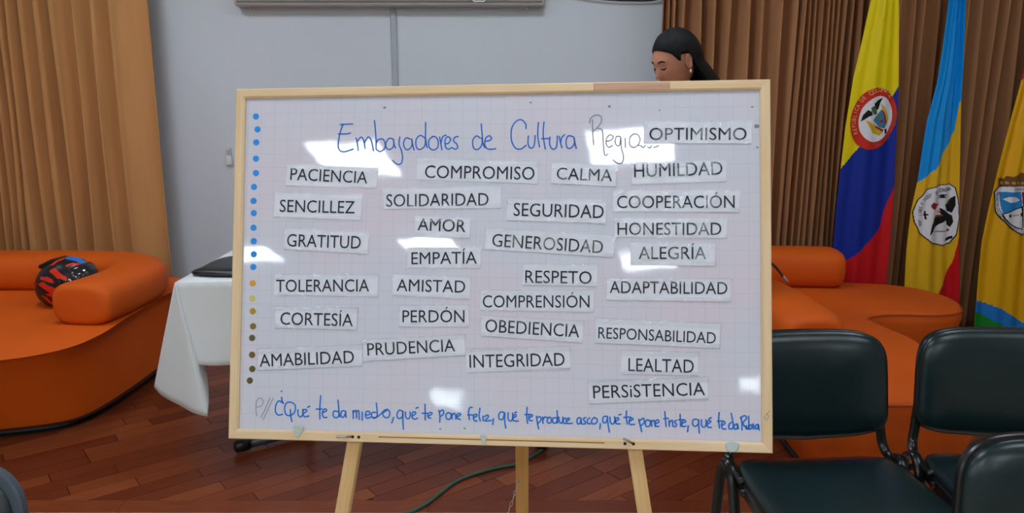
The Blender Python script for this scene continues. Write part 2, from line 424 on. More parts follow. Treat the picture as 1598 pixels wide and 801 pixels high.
W2, H2, RW = .6, .4, .0215
board = empty('whiteboard', mat=BM)
tag(board, 'large pine-framed squared whiteboard on an easel, full of taped paper words', 'whiteboard')
bm = bmesh.new(); box(bm, -W2 + .01, W2 - .01, -H2 + .01, H2 - .01, -.006, -.001); mk('board_surface', bm, M_board, board)
bm = bmesh.new(); box(bm, -W2 + .015, W2 - .015, -H2 + .015, H2 - .015, -.012, -.006); mk('backing', bm, M_pine, board)
def rail(x0, y0, x1, y1, nx, ny, name, m, w=RW):
    # mitred rail: outer edge from (x0,y0) to (x1,y1), inward normal (nx,ny)
    L = math.hypot(x1 - x0, y1 - y0); dx, dy = (x1 - x0) / L, (y1 - y0) / L
    bm = bmesh.new(); sec = [(0, -.016), (0, .006), (.002, .008), (w - .004, .008), (w, .0045), (w, -.016)]
    rings = []
    for e in (0, 1):
        ring = []
        for a, z in sec:
            px = (x0 if e == 0 else x1) + nx * a + dx * (a if e == 0 else -a); py = (y0 if e == 0 else y1) + ny * a + dy * (a if e == 0 else -a)
            ring.append(bm.verts.new((px, py, z)))
        rings.append(ring)
    k = len(sec)
    for i in range(k): bm.faces.new((rings[0][i], rings[0][(i + 1) % k], rings[1][(i + 1) % k], rings[1][i]))
    bm.faces.new(rings[0][::-1]); bm.faces.new(rings[1]); bmesh.ops.recalc_face_normals(bm, faces=bm.faces)
    return mk(name, bm, m, board)
rail(-W2, H2, W2, H2, 0, -1, 'frame_rail', M_pine)
bot_rail = rail(W2, -H2, -W2, -H2, 0, 1, 'frame_rail', M_pine)
rail(W2, H2, W2, -H2, -1, 0, 'frame_rail', M_pine_v)
rail(-W2, -H2, -W2, H2, 1, 0, 'frame_rail', M_pine_v)
ua, va = PB(926, 138); ub, vb = PB(1045, 136)
bm = bmesh.new(); box(bm, ua, ub, H2 - RW + .0035, H2 - .002, .0075, .0088, .0003, 1); mk('splice_patch', bm, M_patch, board)
for q in ((552, 681), (561.5, 681.5), (975, 691.5), (988, 692)):
    u, v = PB(*q); bm = bmesh.new(); disc(bm, (u, v), .0035, .008, 14, .0004); mk('peg_hole', bm, M_hole, board)
for a, c in (((531, 679), (552, 681)), ((973, 682), (988, 692))):
    A = PB(*a); B = PB(*c); bm = bmesh.new(); tube(bm, [(B[0], B[1], .004), (A[0], A[1], .024)], .0028, 10)
    mk('support_pin', bm, M_metal, board, True)
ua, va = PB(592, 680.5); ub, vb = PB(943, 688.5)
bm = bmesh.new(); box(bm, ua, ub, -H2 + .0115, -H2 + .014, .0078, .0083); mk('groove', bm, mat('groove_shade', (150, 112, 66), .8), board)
# scattered small stains on the laminate
for q, r0 in (((600, 168), .0028), ((951, 166), .0028), ((1181, 197), .0045), ((828, 160), .002), ((1174, 167), .002), ((1182, 230), .002), ((687, 670), .002), ((1029, 172), .0015), ((725, 669), .002)):
    u, v = PB(*q); bm = bmesh.new(); disc(bm, (u, v), r0, -.001, 10, .0002, 1.3); mk('ink_stain', bm, M_grey, board)
# tape rests and putty on the bottom rail
def blob(poly, n0, h, m, lab, name='tape_scrap'):
    pts = [PB(*q) for q in poly]; cu = sum(p[0] for p in pts) / len(pts); cv = sum(p[1] for p in pts) / len(pts)
    sm = spline([(p[0] - cu, p[1] - cv, 0) for p in pts], 4, True)
    bm = bmesh.new(); poly_prism(bm, [(p.x, p.y) for p in sm], 0, h, h * .6)
    o = mk(name, bm, m); o.matrix_world = BM @ Matrix.Translation((cu, cv, n0)); tag(o, lab, 'tape' if name == 'tape_scrap' else 'putty'); return o
M_tapes = mat('pale_tape', (188, 200, 190), .35)
blob([(461, 664), (474, 665), (475, 670), (471, 678), (467, 682), (462, 676)], .009, .0012, M_tapes, 'torn pale tape scrap on bottom rail, lower left near the word miedo')
blob([(750, 679), (759, 678), (760, 684), (756, 693), (753, 688)], .009, .0012, M_tapes, 'torn pale tape scrap on bottom rail, above the middle easel leg')
blob([(1132, 690), (1141, 688), (1151, 691), (1151, 698), (1146, 704), (1137, 704), (1131, 698)], .0085, .003, mat('putty', (190, 208, 204), .6), 'pale blue-grey round putty blob on bottom rail at right', 'putty_blob')

# handwriting
def stroke(bm, pts, w, z=-.0004):
    pts = spline([(p[0], p[1], 0) for p in pts], 6) if len(pts) > 2 else [Vector((p[0], p[1], 0)) for p in pts]
    L = []
    for i, p in enumerate(pts):
        t = (pts[min(i + 1, len(pts) - 1)] - pts[max(i - 1, 0)])
        if t.length < 1e-9: t = Vector((1, 0, 0))
        t.normalize(); nn = Vector((-t.y, t.x, 0)) * (w / 2)
        L.append((bm.verts.new((p.x + nn.x, p.y + nn.y, z)), bm.verts.new((p.x - nn.x, p.y - nn.y, z))))
    for a, c in zip(L, L[1:]):
        try: bm.faces.new((a[1], c[1], c[0], a[0]))
        except ValueError: pass
    for p in (pts[0], pts[-1]):
        bm.faces.new([bm.verts.new((p.x + w / 2 * math.cos(k * math.pi / 4), p.y + w / 2 * math.sin(k * math.pi / 4), z)) for k in range(8)])
def parse(s_):
    return [[tuple(map(float, q.split(','))) for q in st.split()] for st in s_.split(';') if st.strip()]
HW = []   # (name, origin, scale, width, material, strokes)
HW.append(('handwritten_title', 510, 170, 6.392, .0031, M_bluedk, """165,150 140,210 120,300 112,370 130,415 170,428 220,415 262,400;132,157 200,152 258,150;115,248 170,250 205,248 235,240;
292,290 305,350 312,415;300,330 335,285 355,290 370,330 382,395;375,340 405,285 430,290 450,340 465,418;475,115 483,200 490,300 490,400;490,400 530,425 575,395 580,340 555,300 510,310 490,350;
660,300 620,295 590,340 595,390 630,405 665,370 665,300 670,350 685,390;728,280 720,350 745,420 755,490 740,545 700,552 655,515;830,300 790,290 765,340 780,395 815,405 850,360 845,295 855,350 870,410;
980,290 930,265 890,310 895,385 930,405 975,370 985,290;983,290 985,210 985,135;985,290 992,350 1000,385;1060,275 1020,310 1020,380 1060,410 1105,385 1110,320 1085,280 1050,275;
1125,280 1135,340 1148,408;1140,340 1155,280 1190,262;1180,350 1215,340 1235,300 1205,278 1180,310 1185,380 1215,402 1245,385;1310,275 1275,285 1265,320 1295,350 1305,385 1280,402 1255,390;
1530,290 1490,270 1455,320 1465,390 1505,405 1545,360 1552,290;1552,290 1540,150;1545,290 1560,350 1575,385"""))
HW.append(('handwritten_title', 750, 170, 6.146, .0031, M_bluedk, """40,310 80,305 105,285 85,258 50,280 40,340 70,385 145,382;435,190 430,140 385,103 330,130 295,200 298,310 335,375 385,385 435,350;
458,260 455,330 475,375 510,360 520,300 522,255;555,130 548,250 565,365;608,125 600,250 620,385;585,285 655,285;665,270 662,340 690,385 725,370 735,300 735,260;755,265 765,320 780,372;768,320 780,275 805,248;
885,265 840,260 820,310 830,370 865,375 900,330 895,270 905,330 918,378"""))
HW.append(('handwritten_title', 750, 170, 6.146, .0024, M_grey, """1045,135 1060,85 1110,58 1155,75 1155,130 1120,180 1075,215;1072,105 1075,220 1085,345;1120,185 1165,205 1175,300 1185,420 1200,447 1222,430;
1205,310 1250,300 1272,270 1245,248 1210,280 1205,335 1230,368 1265,350;1340,265 1305,265 1290,310 1305,350 1335,345 1345,270 1350,370 1370,450 1360,510 1320,525 1270,490;1385,280 1390,372;
1470,240 1435,270 1430,340 1465,370 1510,345 1530,290 1505,245 1465,240;1515,350 1540,355 1560,370 1580,350;1600,360 1620,375 1640,355;1660,370 1690,360 1710,352"""))  # last title word is marker too; the lamp glare over it is painted as grey
HW.append(('pencil_mark', 380, 600, 7.264, .0016, M_grey, """145,200 140,280 150,360;140,215 170,160 215,170 215,230 180,255 145,258;300,155 250,270 195,380;335,155 280,280 220,405"""))
HW.append(('handwritten_question', 380, 600, 7.264, .0033, M_blue, """430,150 440,200 455,218 400,190 365,240 362,310 395,350 440,340;428,78 431,82;540,205 490,210 465,270 480,340 530,355 580,310 585,240 550,208;530,290 535,360 548,425;
615,290 620,350 650,370 670,340 672,285;680,330 715,305 705,285 675,300 675,350 700,370 740,360;725,260 752,250;875,130 865,250 865,395;822,283 885,280;900,320 940,300 930,280 900,295 895,350 915,378 945,375;
1065,310 1025,305 1015,350 1040,380 1080,350 1070,180;1078,300 1090,370;1140,300 1110,310 1105,360 1130,375 1155,330 1155,300 1162,375;1240,300 1245,390;1245,320 1270,295 1280,340 1280,385;1280,320 1305,300 1312,400;
1345,315 1345,408;1385,350 1430,340 1425,310 1395,310 1380,350 1400,385 1440,375;1500,320 1460,320 1450,360 1480,385 1515,350 1505,215"""))
HW.append(('handwritten_question', 580, 600, 7.61, .0033, M_blue, """20,395 60,390 110,350 150,310 190,300 215,340 200,390 160,395 130,350 180,310;260,395 250,430 237,460;370,320 325,310 300,360 315,405 360,390 370,320 370,430 375,535;
400,330 405,390 435,410 455,380 455,330;475,380 520,350 515,330 485,335 480,390 505,415 545,405;525,285 552,275;632,238 635,340 635,425;600,345 660,345;665,380 715,355 705,335 670,350 670,390 700,405;
798,310 810,380 808,450;805,330 845,305 855,345 830,375 808,380;900,340 880,370 895,415 930,410 945,365 920,340 895,345;950,350 955,410;955,370 980,345 995,370 1000,415;1015,385 1055,365 1045,345 1015,360 1015,400 1050,420;
1195,275 1165,280 1150,330 1160,420;1140,365 1200,365;1215,395 1250,375 1240,355 1210,375 1215,425 1250,440;1285,285 1275,380 1290,435;1320,380 1325,435;1340,385 1375,365 1385,390 1345,435 1420,430;1445,410 1437,480"""))
HW.append(('handwritten_question', 760, 610, 7.264, .0033, M_blue, """190,245 150,245 132,290 145,325 180,320 200,250 200,340 212,425;240,250 240,320 270,345 290,310 290,255;295,310 330,290 320,270 295,290 300,340 355,345;315,250 335,243;
455,190 450,280 460,372;430,272 480,268;475,310 515,285 500,270 475,290 480,335 515,340;560,290 570,360 585,433;565,310 600,295 612,330 580,370;630,300 635,372;635,330 655,300 680,305;700,305 680,340 700,370 730,350 720,305 695,305;
780,310 750,310 742,350 765,370 795,340 795,228;795,300 800,368;815,300 820,350 845,370 860,330 858,300;890,310 865,330 870,370 900,372;905,345 935,325 925,310 900,330 910,370 965,372;
1050,305 1025,320 1022,365 1045,378 1065,340 1062,305 1072,378;1120,305 1090,320 1110,350 1115,375 1085,380;1165,310 1140,330 1140,370 1175,375;1215,305 1185,340 1200,378 1240,365 1250,325 1215,305;1285,375 1280,435;
1355,290 1320,300 1312,350 1340,365 1365,320 1365,290 1372,380 1388,470;1395,300 1400,360 1430,378 1450,340 1445,295;1455,350 1495,325 1480,305 1455,325 1460,370 1508,378;1495,275 1520,270"""))
HW.append(('handwritten_question', 960, 610, 6.266, .0033, M_blue, """112,198 108,260 120,328;85,262 150,258;140,300 175,280 160,268 138,290 145,330 190,330;230,280 245,340 260,402;235,300 275,270 285,310 250,345;315,285 295,310 305,350 335,345 345,305 320,285;
350,290 358,350;355,310 380,290 392,350;395,325 428,305 415,285 393,305 395,345 428,350;485,205 492,280 498,352;475,275 520,270;525,290 530,350;530,315 550,290;560,290 565,350;600,290 580,305 600,330 590,352 570,350;
635,232 640,350;620,285 665,285;650,320 690,305 675,285 655,305 658,350 692,348;715,345 708,402;800,280 765,285 758,330 785,350 815,320 815,280 818,350 824,415;845,285 845,340 870,358 890,330 888,285;
900,330 935,305 920,290 900,310 905,355 942,360;915,275 940,265;1017,215 1012,290 1020,365;1000,300 1050,295;1045,340 1075,320 1060,300 1040,330 1050,372 1082,375;1140,310 1115,330 1115,370 1145,370 1155,330 1135,222;
1190,325 1165,340 1168,375 1195,370 1195,325 1205,372;1230,260 1240,320 1240,385;1225,265 1265,245 1285,270 1250,320 1290,372;1285,345 1280,370 1300,375 1305,345 1305,370;1305,250 1308,320 1312,375 1335,365 1335,335 1310,345;
1350,325 1352,375;1395,330 1370,345 1375,375 1398,360 1400,330 1408,385"""))
words = []
for name, ox, oy, sc, w, m, st in HW:
    for s_ in parse(st):
        p_ = [(ox + a / sc, oy + c / sc) for a, c in s_]; x0_, x1_ = min(a for a, _ in p_), max(a for a, _ in p_); row_ = oy > 400
        if words and words[-1][0] == row_ and words[-1][4] is m and x0_ < words[-1][2] + 5.5 and x1_ > words[-1][1] - 5.5:
            words[-1][1] = min(words[-1][1], x0_); words[-1][2] = max(words[-1][2], x1_); words[-1][3].append((p_, w))
        else: words.append([row_, x0_, x1_, [(p_, w)], m])
for row_, _, _, sts, m in words:
    bm = bmesh.new()
    for p_, w in sts: stroke(bm, [PB(*q) for q in p_], w)
    mk('pencil_mark' if m is M_grey and row_ else 'handwritten_word', bm, m, board)
bm = bmesh.new()
for st in ([(1191, 652), (1195, 646), (1200, 640)], [(1196, 645), (1192, 651), (1195, 655), (1198, 648), (1194, 645)]): stroke(bm, [PB(*q) for q in st], .001, .0083)
mk('pencil_mark', bm, M_grey, board)

# paper strips
def text_mesh(txt, offset=-.012):
    cu = bpy.data.curves.new('t', 'FONT'); cu.body = txt; cu.size = 1; cu.offset = offset; cu.resolution_u = 3
    ob = bpy.data.objects.new('t', cu); C.objects.link(ob)
    me = bpy.data.meshes.new_from_object(ob, depsgraph=bpy.context.evaluated_depsgraph_get())
    me.materials.clear()
    bpy.data.objects.remove(ob); bpy.data.curves.remove(cu); return me
def bounds(me):
    xs = [v.co.x for v in me.vertices]; ys = [v.co.y for v in me.vertices]; return min(xs), max(xs), min(ys), max(ys)
_h = text_mesh('H'); CAP = bounds(_h)[3]; bpy.data.meshes.remove(_h)
STR = """PACIENCIA|448,257.4|590,262.3|588,293.3|446,289.6|453,281|573,286.6|18.4|upper left, in the bright glare under the title
SENCILLEZ|430,301|565.5,306|563,343.5|427,338|436.6,330.8|553.5,333.4|18.6|left side
GRATITUD|445,357|576.7,364|574,396.3|443.4,388.8|448,384.7|563,388.4|19|left side
COMPROMISO|651,247.3|838.8,253.7|838.8,286.7|650,280|663,278|834,281|19.5|upper middle
SOLIDARIDAD|597.3,296|782,291|782,325|599,326|603,323|762.5,321|19|upper middle
AMOR|648,337|734.7,341|733,371.6|647,369|651.6,359.6|726.5,362.6|18.5|middle
EMPATÍA|636.6,386.6|750.8,386.6|749.3,418.8|636,417.6|642.2,412.8|744.4,411.7|18.5|middle
OPTIMISMO|1004.7,190|1174,191|1172.5,224|1004.7,223.7|1013,218.9|1165,218.9|18.7|top right
CALMA|860.5,254.8|962.4,258.6|960.5,291|859.8,286|868.4,280|955,283.3|18|upper right
HUMILDAD|984.5,256.7|1134,250|1132.8,283|986,287.8|989.7,277|1127.6,272.8|20|upper right
SEGURIDAD|792.4,310|946,317.4|944.8,349|790.5,343.6|801.3,337|941.8,341|20|right of centre
COOPERACIÓN|956,298|1154.5,298|1152.7,331|956.8,329.7|962.8,325.2|1146.3,325|19|right side
HONESTIDAD|959,341|1135,341|1134,371.7|959,370|963.5,367|1125.7,367|19|right side
GENEROSIDAD|758.6,357|960.5,368.3|957,401.6|757.5,388.8|767.6,384.7|940.3,396|19.5|centre
ALEGRÍA|984,379|1117,380.3|1115,414.8|984,414|996.5,404.6|1102,404.6|19|right side
TOLERANCIA|428.8,428.6|590.7,430.5|590,463|428,460|431,455.7|576.3,455.3|18.6|left side
AMISTAD|613,428.6|734.7,434|733,467|612.4,460|619,454.5|726,457.2|18.6|middle
CORTESÍA|430,478.5|558.5,482.4|556.6,515|429.2,511.4|437.7,506.8|550.8,509.5|19|left side
PERDÓN|624.4,477.8|731.2,476.6|732,510|622.8,510|628.2,503.3|725,503.3|18.6|middle
AMABILIDAD|404,545.5|565.5,538.5|565.5,570.7|403,578.4|405.6,572.6|553,566.8|19|lower left
PRUDENCIA|566.3,532|725,523|726.6,554|567,564|574,555.2|710.7,548.6|19|lower middle
INTEGRIDAD|727,550.5|888.4,540.8|890.3,574.5|728,582|733,574.2|881.4,571|19.6|lower middle
RESPETO|816,412.7|932.9,413.9|932,446.8|815.6,444.8|819.5,441.5|923.2,443.3|19|right of centre
ADAPTABILIDAD|947.6,435|1140.7,436|1140.7,470.8|946.4,468|951.4,457.6|1134.9,459.5|18.5|right side
COMPRENSIÓN|750.6,453.4|927,454.5|926.3,487.4|749.4,483.6|753.3,480|920,480.4|18.5|right of centre
OBEDIENCIA|751.3,493.2|910.4,502|908.5,535|750.6,524|757,518|903.8,526.9|19.5|right of centre
RESPONSABILIDAD|930,497|1124.4,506|1122.5,543.5|929,535|933.3,528|1116.7,536.5|17|right side, smaller letters
LEALTAD|969.6,547.4|1089.6,552|1089.6,586|968.9,584|980.5,579.5|1082.6,582.2|20|lower right
PERSiSTENCIA|918,598.5|1104.3,589|1105,622|919.3,630.6|926,622|1100.4,617|19.5|lower right, lowest of all"""
M_tape = bpy.data.materials.new('clear_tape'); M_tape.use_nodes = True; nt = M_tape.node_tree; n = nt.nodes; l = nt.links; n.remove(n['Principled BSDF'])
gl = n.new('ShaderNodeBsdfGlossy'); gl.inputs['Roughness'].default_value = .27; tr = n.new('ShaderNodeBsdfTransparent'); tr.inputs[0].default_value = (.97, .98, .98, 1)
ms = n.new('ShaderNodeMixShader'); ms.inputs[0].default_value = .15; l.new(tr.outputs[0], ms.inputs[1]); l.new(gl.outputs[0], ms.inputs[2]); l.new(ms.outputs[0], n['Material Output'].inputs[0])
tc = n.new('ShaderNodeTexCoord'); nz = n.new('ShaderNodeTexNoise'); nz.inputs['Scale'].default_value = 20; nz.inputs['Detail'].default_value = 3; nz.inputs['Distortion'].default_value = 2.2; l.new(tc.outputs['Object'], nz.inputs['Vector'])
bp = n.new('ShaderNodeBump'); bp.inputs['Strength'].default_value = 1; bp.inputs['Distance'].default_value = .004; l.new(nz.outputs[0], bp.inputs['Height']); l.new(bp.outputs[0], gl.inputs['Normal'])
rs = random.Random(11)
for k, line in enumerate(STR.split('\n')):
    w_, a, b_, c_, d_, t0, t1, cap, where = line.split('|')
    q = [PB(*map(float, s_.split(','))) for s_ in (a, b_, c_, d_)]
    T0 = PB(*map(float, t0.split(','))); T1 = PB(*map(float, t1.split(',')))
    cu = sum(p[0] for p in q) / 4; cv = sum(p[1] for p in q) / 4
    an = math.atan2(T1[1] - T0[1], T1[0] - T0[0]); co_, si_ = math.cos(an), math.sin(an)
    def loc(p): x, y = p[0] - cu, p[1] - cv; return (x * co_ + y * si_, -x * si_ + y * co_)
    lift = .0001 + .0003 * (k % 3)
    e = empty('paper_strip', mat=BM @ Matrix.Translation((cu, cv, lift)) @ Matrix.Rotation(an, 4, 'Z'))
    tag(e, 'taped white paper strip reading %s, %s' % (w_, where), 'paper sign', 'paper word strips on the whiteboard')
    Q = [loc(p) for p in q]; nx_, ny_ = 14, 4; bm = bmesh.new(); grid = []
    for j in range(ny_ + 1):
        row = []
        for i in range(nx_ + 1):
            u, v = i / nx_, j / ny_
            x = (Q[0][0] * (1 - u) + Q[1][0] * u) * (1 - v) + (Q[3][0] * (1 - u) + Q[2][0] * u) * v
            y = (Q[0][1] * (1 - u) + Q[1][1] * u) * (1 - v) + (Q[3][1] * (1 - u) + Q[2][1] * u) * v
            edge = (abs(2 * u - 1) ** 6) * .0008 * rs.random() + (abs(2 * v - 1) ** 4) * .0005 * rs.random()
            row.append(bm.verts.new((x, y, edge)))
        grid.append(row)
    for j in range(ny_):
        for i in range(nx_): bm.faces.new((grid[j + 1][i], grid[j + 1][i + 1], grid[j][i + 1], grid[j][i]))
    r0 = bmesh.ops.extrude_face_region(bm, geom=list(bm.faces))
    for v in [g_ for g_ in r0['geom'] if isinstance(g_, bmesh.types.BMVert)]: v.co.z -= .0004
    bmesh.ops.recalc_face_normals(bm, faces=bm.faces)
    mk('paper', bm, M_paper, e)
    me = text_mesh(w_, 0); bx = bounds(me); L0 = loc(T0); L1 = loc(T1)
    ppm = math.hypot(PB(*map(float, t0.split(',')))[1] - PB(float(t0.split(',')[0]), float(t0.split(',')[1]) - float(cap))[1], 0)
    sx = (L1[0] - L0[0]) / (bx[1] - bx[0]); sy = ppm / CAP
    for v in me.vertices: v.co = Vector((L0[0] + (v.co.x - bx[0]) * sx, L0[1] + v.co.y * sy, .0011))
    mkme('lettering', me, M_ink, e)
    # clear tape bits over the edges
    xL, xR = min(p[0] for p in Q), max(p[0] for p in Q); yB = min(p[1] for p in Q); yT = max(p[1] for p in Q)
    heavy = w_ in ('OPTIMISMO', 'HUMILDAD', 'COOPERACIÓN', 'HONESTIDAD', 'ALEGRÍA', 'CALMA', 'GENEROSIDAD')
    runs = [(xL - .002, xR + .003, yT - .012, yT + .003), (xL, xR, yB - .002, yB + .010)]
    if heavy:
        for fr in (.12, .42, .7): a_ = xL + (xR - xL) * (fr + .06 * rs.random()); runs.append((a_, a_ + (xR - xL) * (.10 + .08 * rs.random()), yB + .010, yT - .012))
    for r_ in runs:
        bm = bmesh.new(); nn = 24; A = []
        for i in range(nn + 1):
            x = r_[0] + (r_[1] - r_[0]) * i / nn; A.append((bm.verts.new((x, r_[2] + rs.random() * .0015, .0016 + .0006 * rs.random())), bm.verts.new((x, r_[3] - rs.random() * .0015, .0016 + .0006 * rs.random()))))
        for p_, q_ in zip(A, A[1:]): bm.faces.new((p_[0], q_[0], q_[1], p_[1]))
        mk('tape', bm, M_tape, e, True)
# sticker dots
blue = [(78, 165), (85, 219), (79, 273), (78, 341), (78, 401), (70, 459), (68, 517), (69, 568), (68, 629), (69, 685), (69, 740), (67, 793)]
blue = [(370 + a / 2.671, 120 + c / 2.671) for a, c in blue]
gold = [(63, 83), (62, 145), (63, 196), (64, 257), (60, 304), (60, 372), (61, 429), (51, 476)]
gold = [(370 + a / 2.583, 410 + c / 2.583) for a, c in gold]
bm = bmesh.new(); disc(bm, (0, 0), .0073, 0, 24, .0005); mb = bpy.data.meshes.new('sticker'); bm.to_mesh(mb); bm.free(); mb.materials.append(M_dotb)
mgs = []
for c_ in ((214, 160, 40), (206, 194, 112), (176, 140, 36), (132, 104, 34), (98, 92, 50), (118, 94, 38), (96, 90, 48), (94, 88, 50)):  # reflections on the matte gold put into each sticker's colour, top ones lighter
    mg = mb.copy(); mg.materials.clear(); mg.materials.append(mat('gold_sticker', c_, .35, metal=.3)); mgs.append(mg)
ordn = ['topmost', 'second from top', 'third from top', 'fourth from top', 'fifth from top', 'sixth from top', 'seventh from top', 'eighth from top', 'ninth from top', 'tenth from top', 'eleventh from top', 'lowest']
for i, q in enumerate(blue):
    o = bpy.data.objects.new('dot_sticker', mb); C.objects.link(o); u, v = PB(*q); o.matrix_world = BM @ Matrix.Translation((u, v, -.0008))
    tag(o, 'round blue dot sticker on the board\'s left edge, %s of the blue ones' % ordn[i], 'sticker', 'blue dot stickers down the board\'s left edge')
for i, q in enumerate(gold):
    o = bpy.data.objects.new('dot_sticker', mgs[i]); C.objects.link(o); u, v = PB(*q); o.matrix_world = BM @ Matrix.Translation((u, v, -.0008))
    tag(o, 'round gold dot sticker on the board\'s left edge, %s of the gold ones' % (ordn[i] if i < 7 else 'lowest'), 'sticker', 'gold dot stickers down the board\'s left edge')

# ------------------------------------------------------------------ easel
easel = empty('easel', (-.04, 2.0, 0)); tag(easel, 'pine tripod easel holding up the whiteboard', 'easel')
EI = Matrix.Translation(-easel.location)
def on_back(px, py, back):      # a point on the plane lying 'back' metres behind the board face
    d = ray(px, py); t = (BC - BN * back - CO).dot(BN) / d.dot(BN); return CO + d * t
def bar(A, B, w, t, m, name, face):
    A = Vector(A); B = Vector(B); bm = bmesh.new(); bmesh.ops.create_cube(bm, size=1)
    z = (B - A).normalized(); y = Vector(face); y = (y - z * y.dot(z)).normalized(); x = y.cross(z); L = (B - A).length
    es = list(bm.edges)
    for v in bm.verts: v.co = Vector((v.co.x * w, v.co.y * t, v.co.z * L))
    bmesh.ops.bevel(bm, geom=es, offset=.0015, segments=1, affect='EDGES')
    o = mk(name, bm, m, easel); M = Matrix((x, y, z)).transposed().to_4x4(); M.translation = (A + B) / 2 - easel.location; o.matrix_basis = M; return o
def front_leg(pa, pb):
    A = on_back(*pa, .030); B = on_back(*pb, .030); d = (B - A).normalized()
    lo = A + d * ((0.0 - A.z) / d.z); top = A - d * .70
    return bar(lo, top, .031, .024, M_leg, 'leg', -BN), top
_, tA = front_leg((554, 690), (535, 801)); _, tB = front_leg((990, 697), (1006, 801))
R0 = PY(814.5, 695, 1.98); R1 = PY(812, 801, 2.07); d = (R1 - R0).normalized()
d = (Vector((0.008, .28, -1))).normalized(); A = PY(814.5, 700, 1.95)
bar(A + d * ((0 - A.z) / d.z), A - d * .62, .036, .02, M_leg2, 'leg', (0, -1, .2))
ca_ = tA * .93 + (tA + Vector((0, 0, -.1))) * .07
bar(tA + Vector((-.02, .02, -.06)), tB + Vector((.02, .02, -.06)), .03, .02, M_leg, 'crossbar', -BN)
hp = PY(813, 737, 2.0); hp.y -= .025
bm = bmesh.new()
CH = [hp + Vector((-.010 * i * .55, -.0078 * i, -.0125 * i)) for i in range(26)]
for i, p in enumerate(CH):
    ring = []; ax = Vector((1, 0, 0)) if i % 2 else Vector((0, 1, 0)); dn = Vector((-.3, -.25, -1)).normalized()
    tube(bm, [p - EI.inverted().translation * 0 - easel.location + ax * (.0035 * math.cos(a)) + dn * (.0075 * math.sin(a)) for a in [k * math.pi / 5 for k in range(11)]], .0012, 5, cap=False)
mk('chain', bm, M_metal, easel, True)
bm = bmesh.new(); lathe(bm, [(.004, 0), (.004, .004)], 12, Matrix.Translation(hp - easel.location) @ Matrix.Rotation(R(90), 4, 'X')); mk('chain_hole', bm, M_hole, easel)

# ------------------------------------------------------------------ green cable on the floor
bm = bmesh.new()
cp = [(560, 830), (600, 815), (640, 800), (668, 785), (690, 768), (712, 752), (745, 739), (780, 729.5), (803, 725.5), (828, 714), (845, 703), (862, 690), (900, 672)]
tube(bm, spline([PZ(a, c, .007) for a, c in cp], 6), .0065, 8)
tag(mk('cable', bm, mat('green_cable', (42, 88, 74), .5), None, True), 'dark green cable snaking across the hardwood under the whiteboard', 'cable')

# ------------------------------------------------------------------ sofas
def loft_base(bm, top, bot, zs, n=6, mi=0):
    T = spline([(x, y, 0) for x, y in top], n, True); B = spline([(x, y, 0) for x, y in bot], n, True)
    cx_ = sum(p.x for p in T) / len(T); cy_ = sum(p.y for p in T) / len(T); rings = []
    prof = [(0, 0, 0), (.25, .012, 0), (.6, .018, 0), (.85, .012, 0), (.94, .0, 0), (.985, -.012, 0), (1, -.035, 0)]
    for s_, out, _ in prof:
        ring = []
        N = len(T)
        for i in range(N):
            p = B[i].lerp(T[i], min(1, s_ * 1.05)); t = T[(i + 1) % N] - T[i - 1]; nn = Vector((t.y, -t.x, 0)).normalized()
            q = p + nn * out; ring.append(bm.verts.new((q.x, q.y, zs[0] + (zs[1] - zs[0]) * s_)))
        rings.append(ring)
    N = len(T)
    for a, b_ in zip(rings, rings[1:]):
        for k in range(N): bm.faces.new((a[k], a[(k + 1) % N], b_[(k + 1) % N], b_[k]))
    bm.faces.new(rings[-1]); bm.faces.new(rings[0][::-1]); bmesh.ops.recalc_face_normals(bm, faces=bm.faces)
    return T
def roll_mesh(path, w, h, n=4, endr=.08):
    """upholstered roll: superelliptic section with rounded ends"""
    P = spline(path, 10); L = [0]
    for a, b_ in zip(P, P[1:]): L.append(L[-1] + (b_ - a).length)
    tot = L[-1]
    pts = []; sc = []
    samples = [0, .02, .06, .12, .22, .38, .6, .85, 1.0]
    ds = [s_ * endr for s_ in samples] + [endr + (tot - 2 * endr) * k / 40 for k in range(1, 40)] + [tot - s_ * endr for s_ in samples[::-1]]
    for d_ in ds:
        i = max(j for j in range(len(L)) if L[j] <= d_ + 1e-9); i = min(i, len(P) - 2)
        t = (d_ - L[i]) / max(1e-9, L[i + 1] - L[i]); pts.append(P[i].lerp(P[i + 1], t))
        e = min(d_, tot - d_) / endr; e = min(1, e); sc.append(.62 + .38 * (1 - (1 - e) ** 2.6) ** (1 / 2.2))
    prof = []
    for k in range(28):
        a = 2 * math.pi * k / 28; c_, s_ = math.cos(a), math.sin(a); ex = 2 / 2.9
        prof.append((math.copysign(abs(c_) ** ex, c_) * w / 2, math.copysign(abs(s_) ** ex, s_) * h / 2))
    bm = bmesh.new(); tube(bm, pts, 0, prof=prof, up=(0, 0, 1), rs=sc); bmesh.ops.recalc_face_normals(bm, faces=bm.faces); return bm
def seam(path, r=.0025, m=None):
    bm = bmesh.new(); tube(bm, path, r, 6); return bm
M_seam = mat('seam_thread', (150, 52, 10), .7)
sofa = empty('sofa', (-2.5, 3.5, 0)); tag(sofa, 'orange curved sofa at left with a helmet on its seat', 'sofa'); SO = sofa.location
def rel(o, par): 
    for v in o.data.vertices: v.co -= par.location
    return o
top1 = [(-1.86, 4.2), (-1.845, 3.8), (-1.84, 3.45), (-1.83, 3.2), (-1.88, 3.02), (-2.05, 2.90), (-2.4, 2.80), (-2.9, 2.76), (-3.4, 2.80), (-3.75, 3.05), (-3.85, 3.5), (-3.8, 4.2), (-3.2, 4.25), (-2.4, 4.25)]
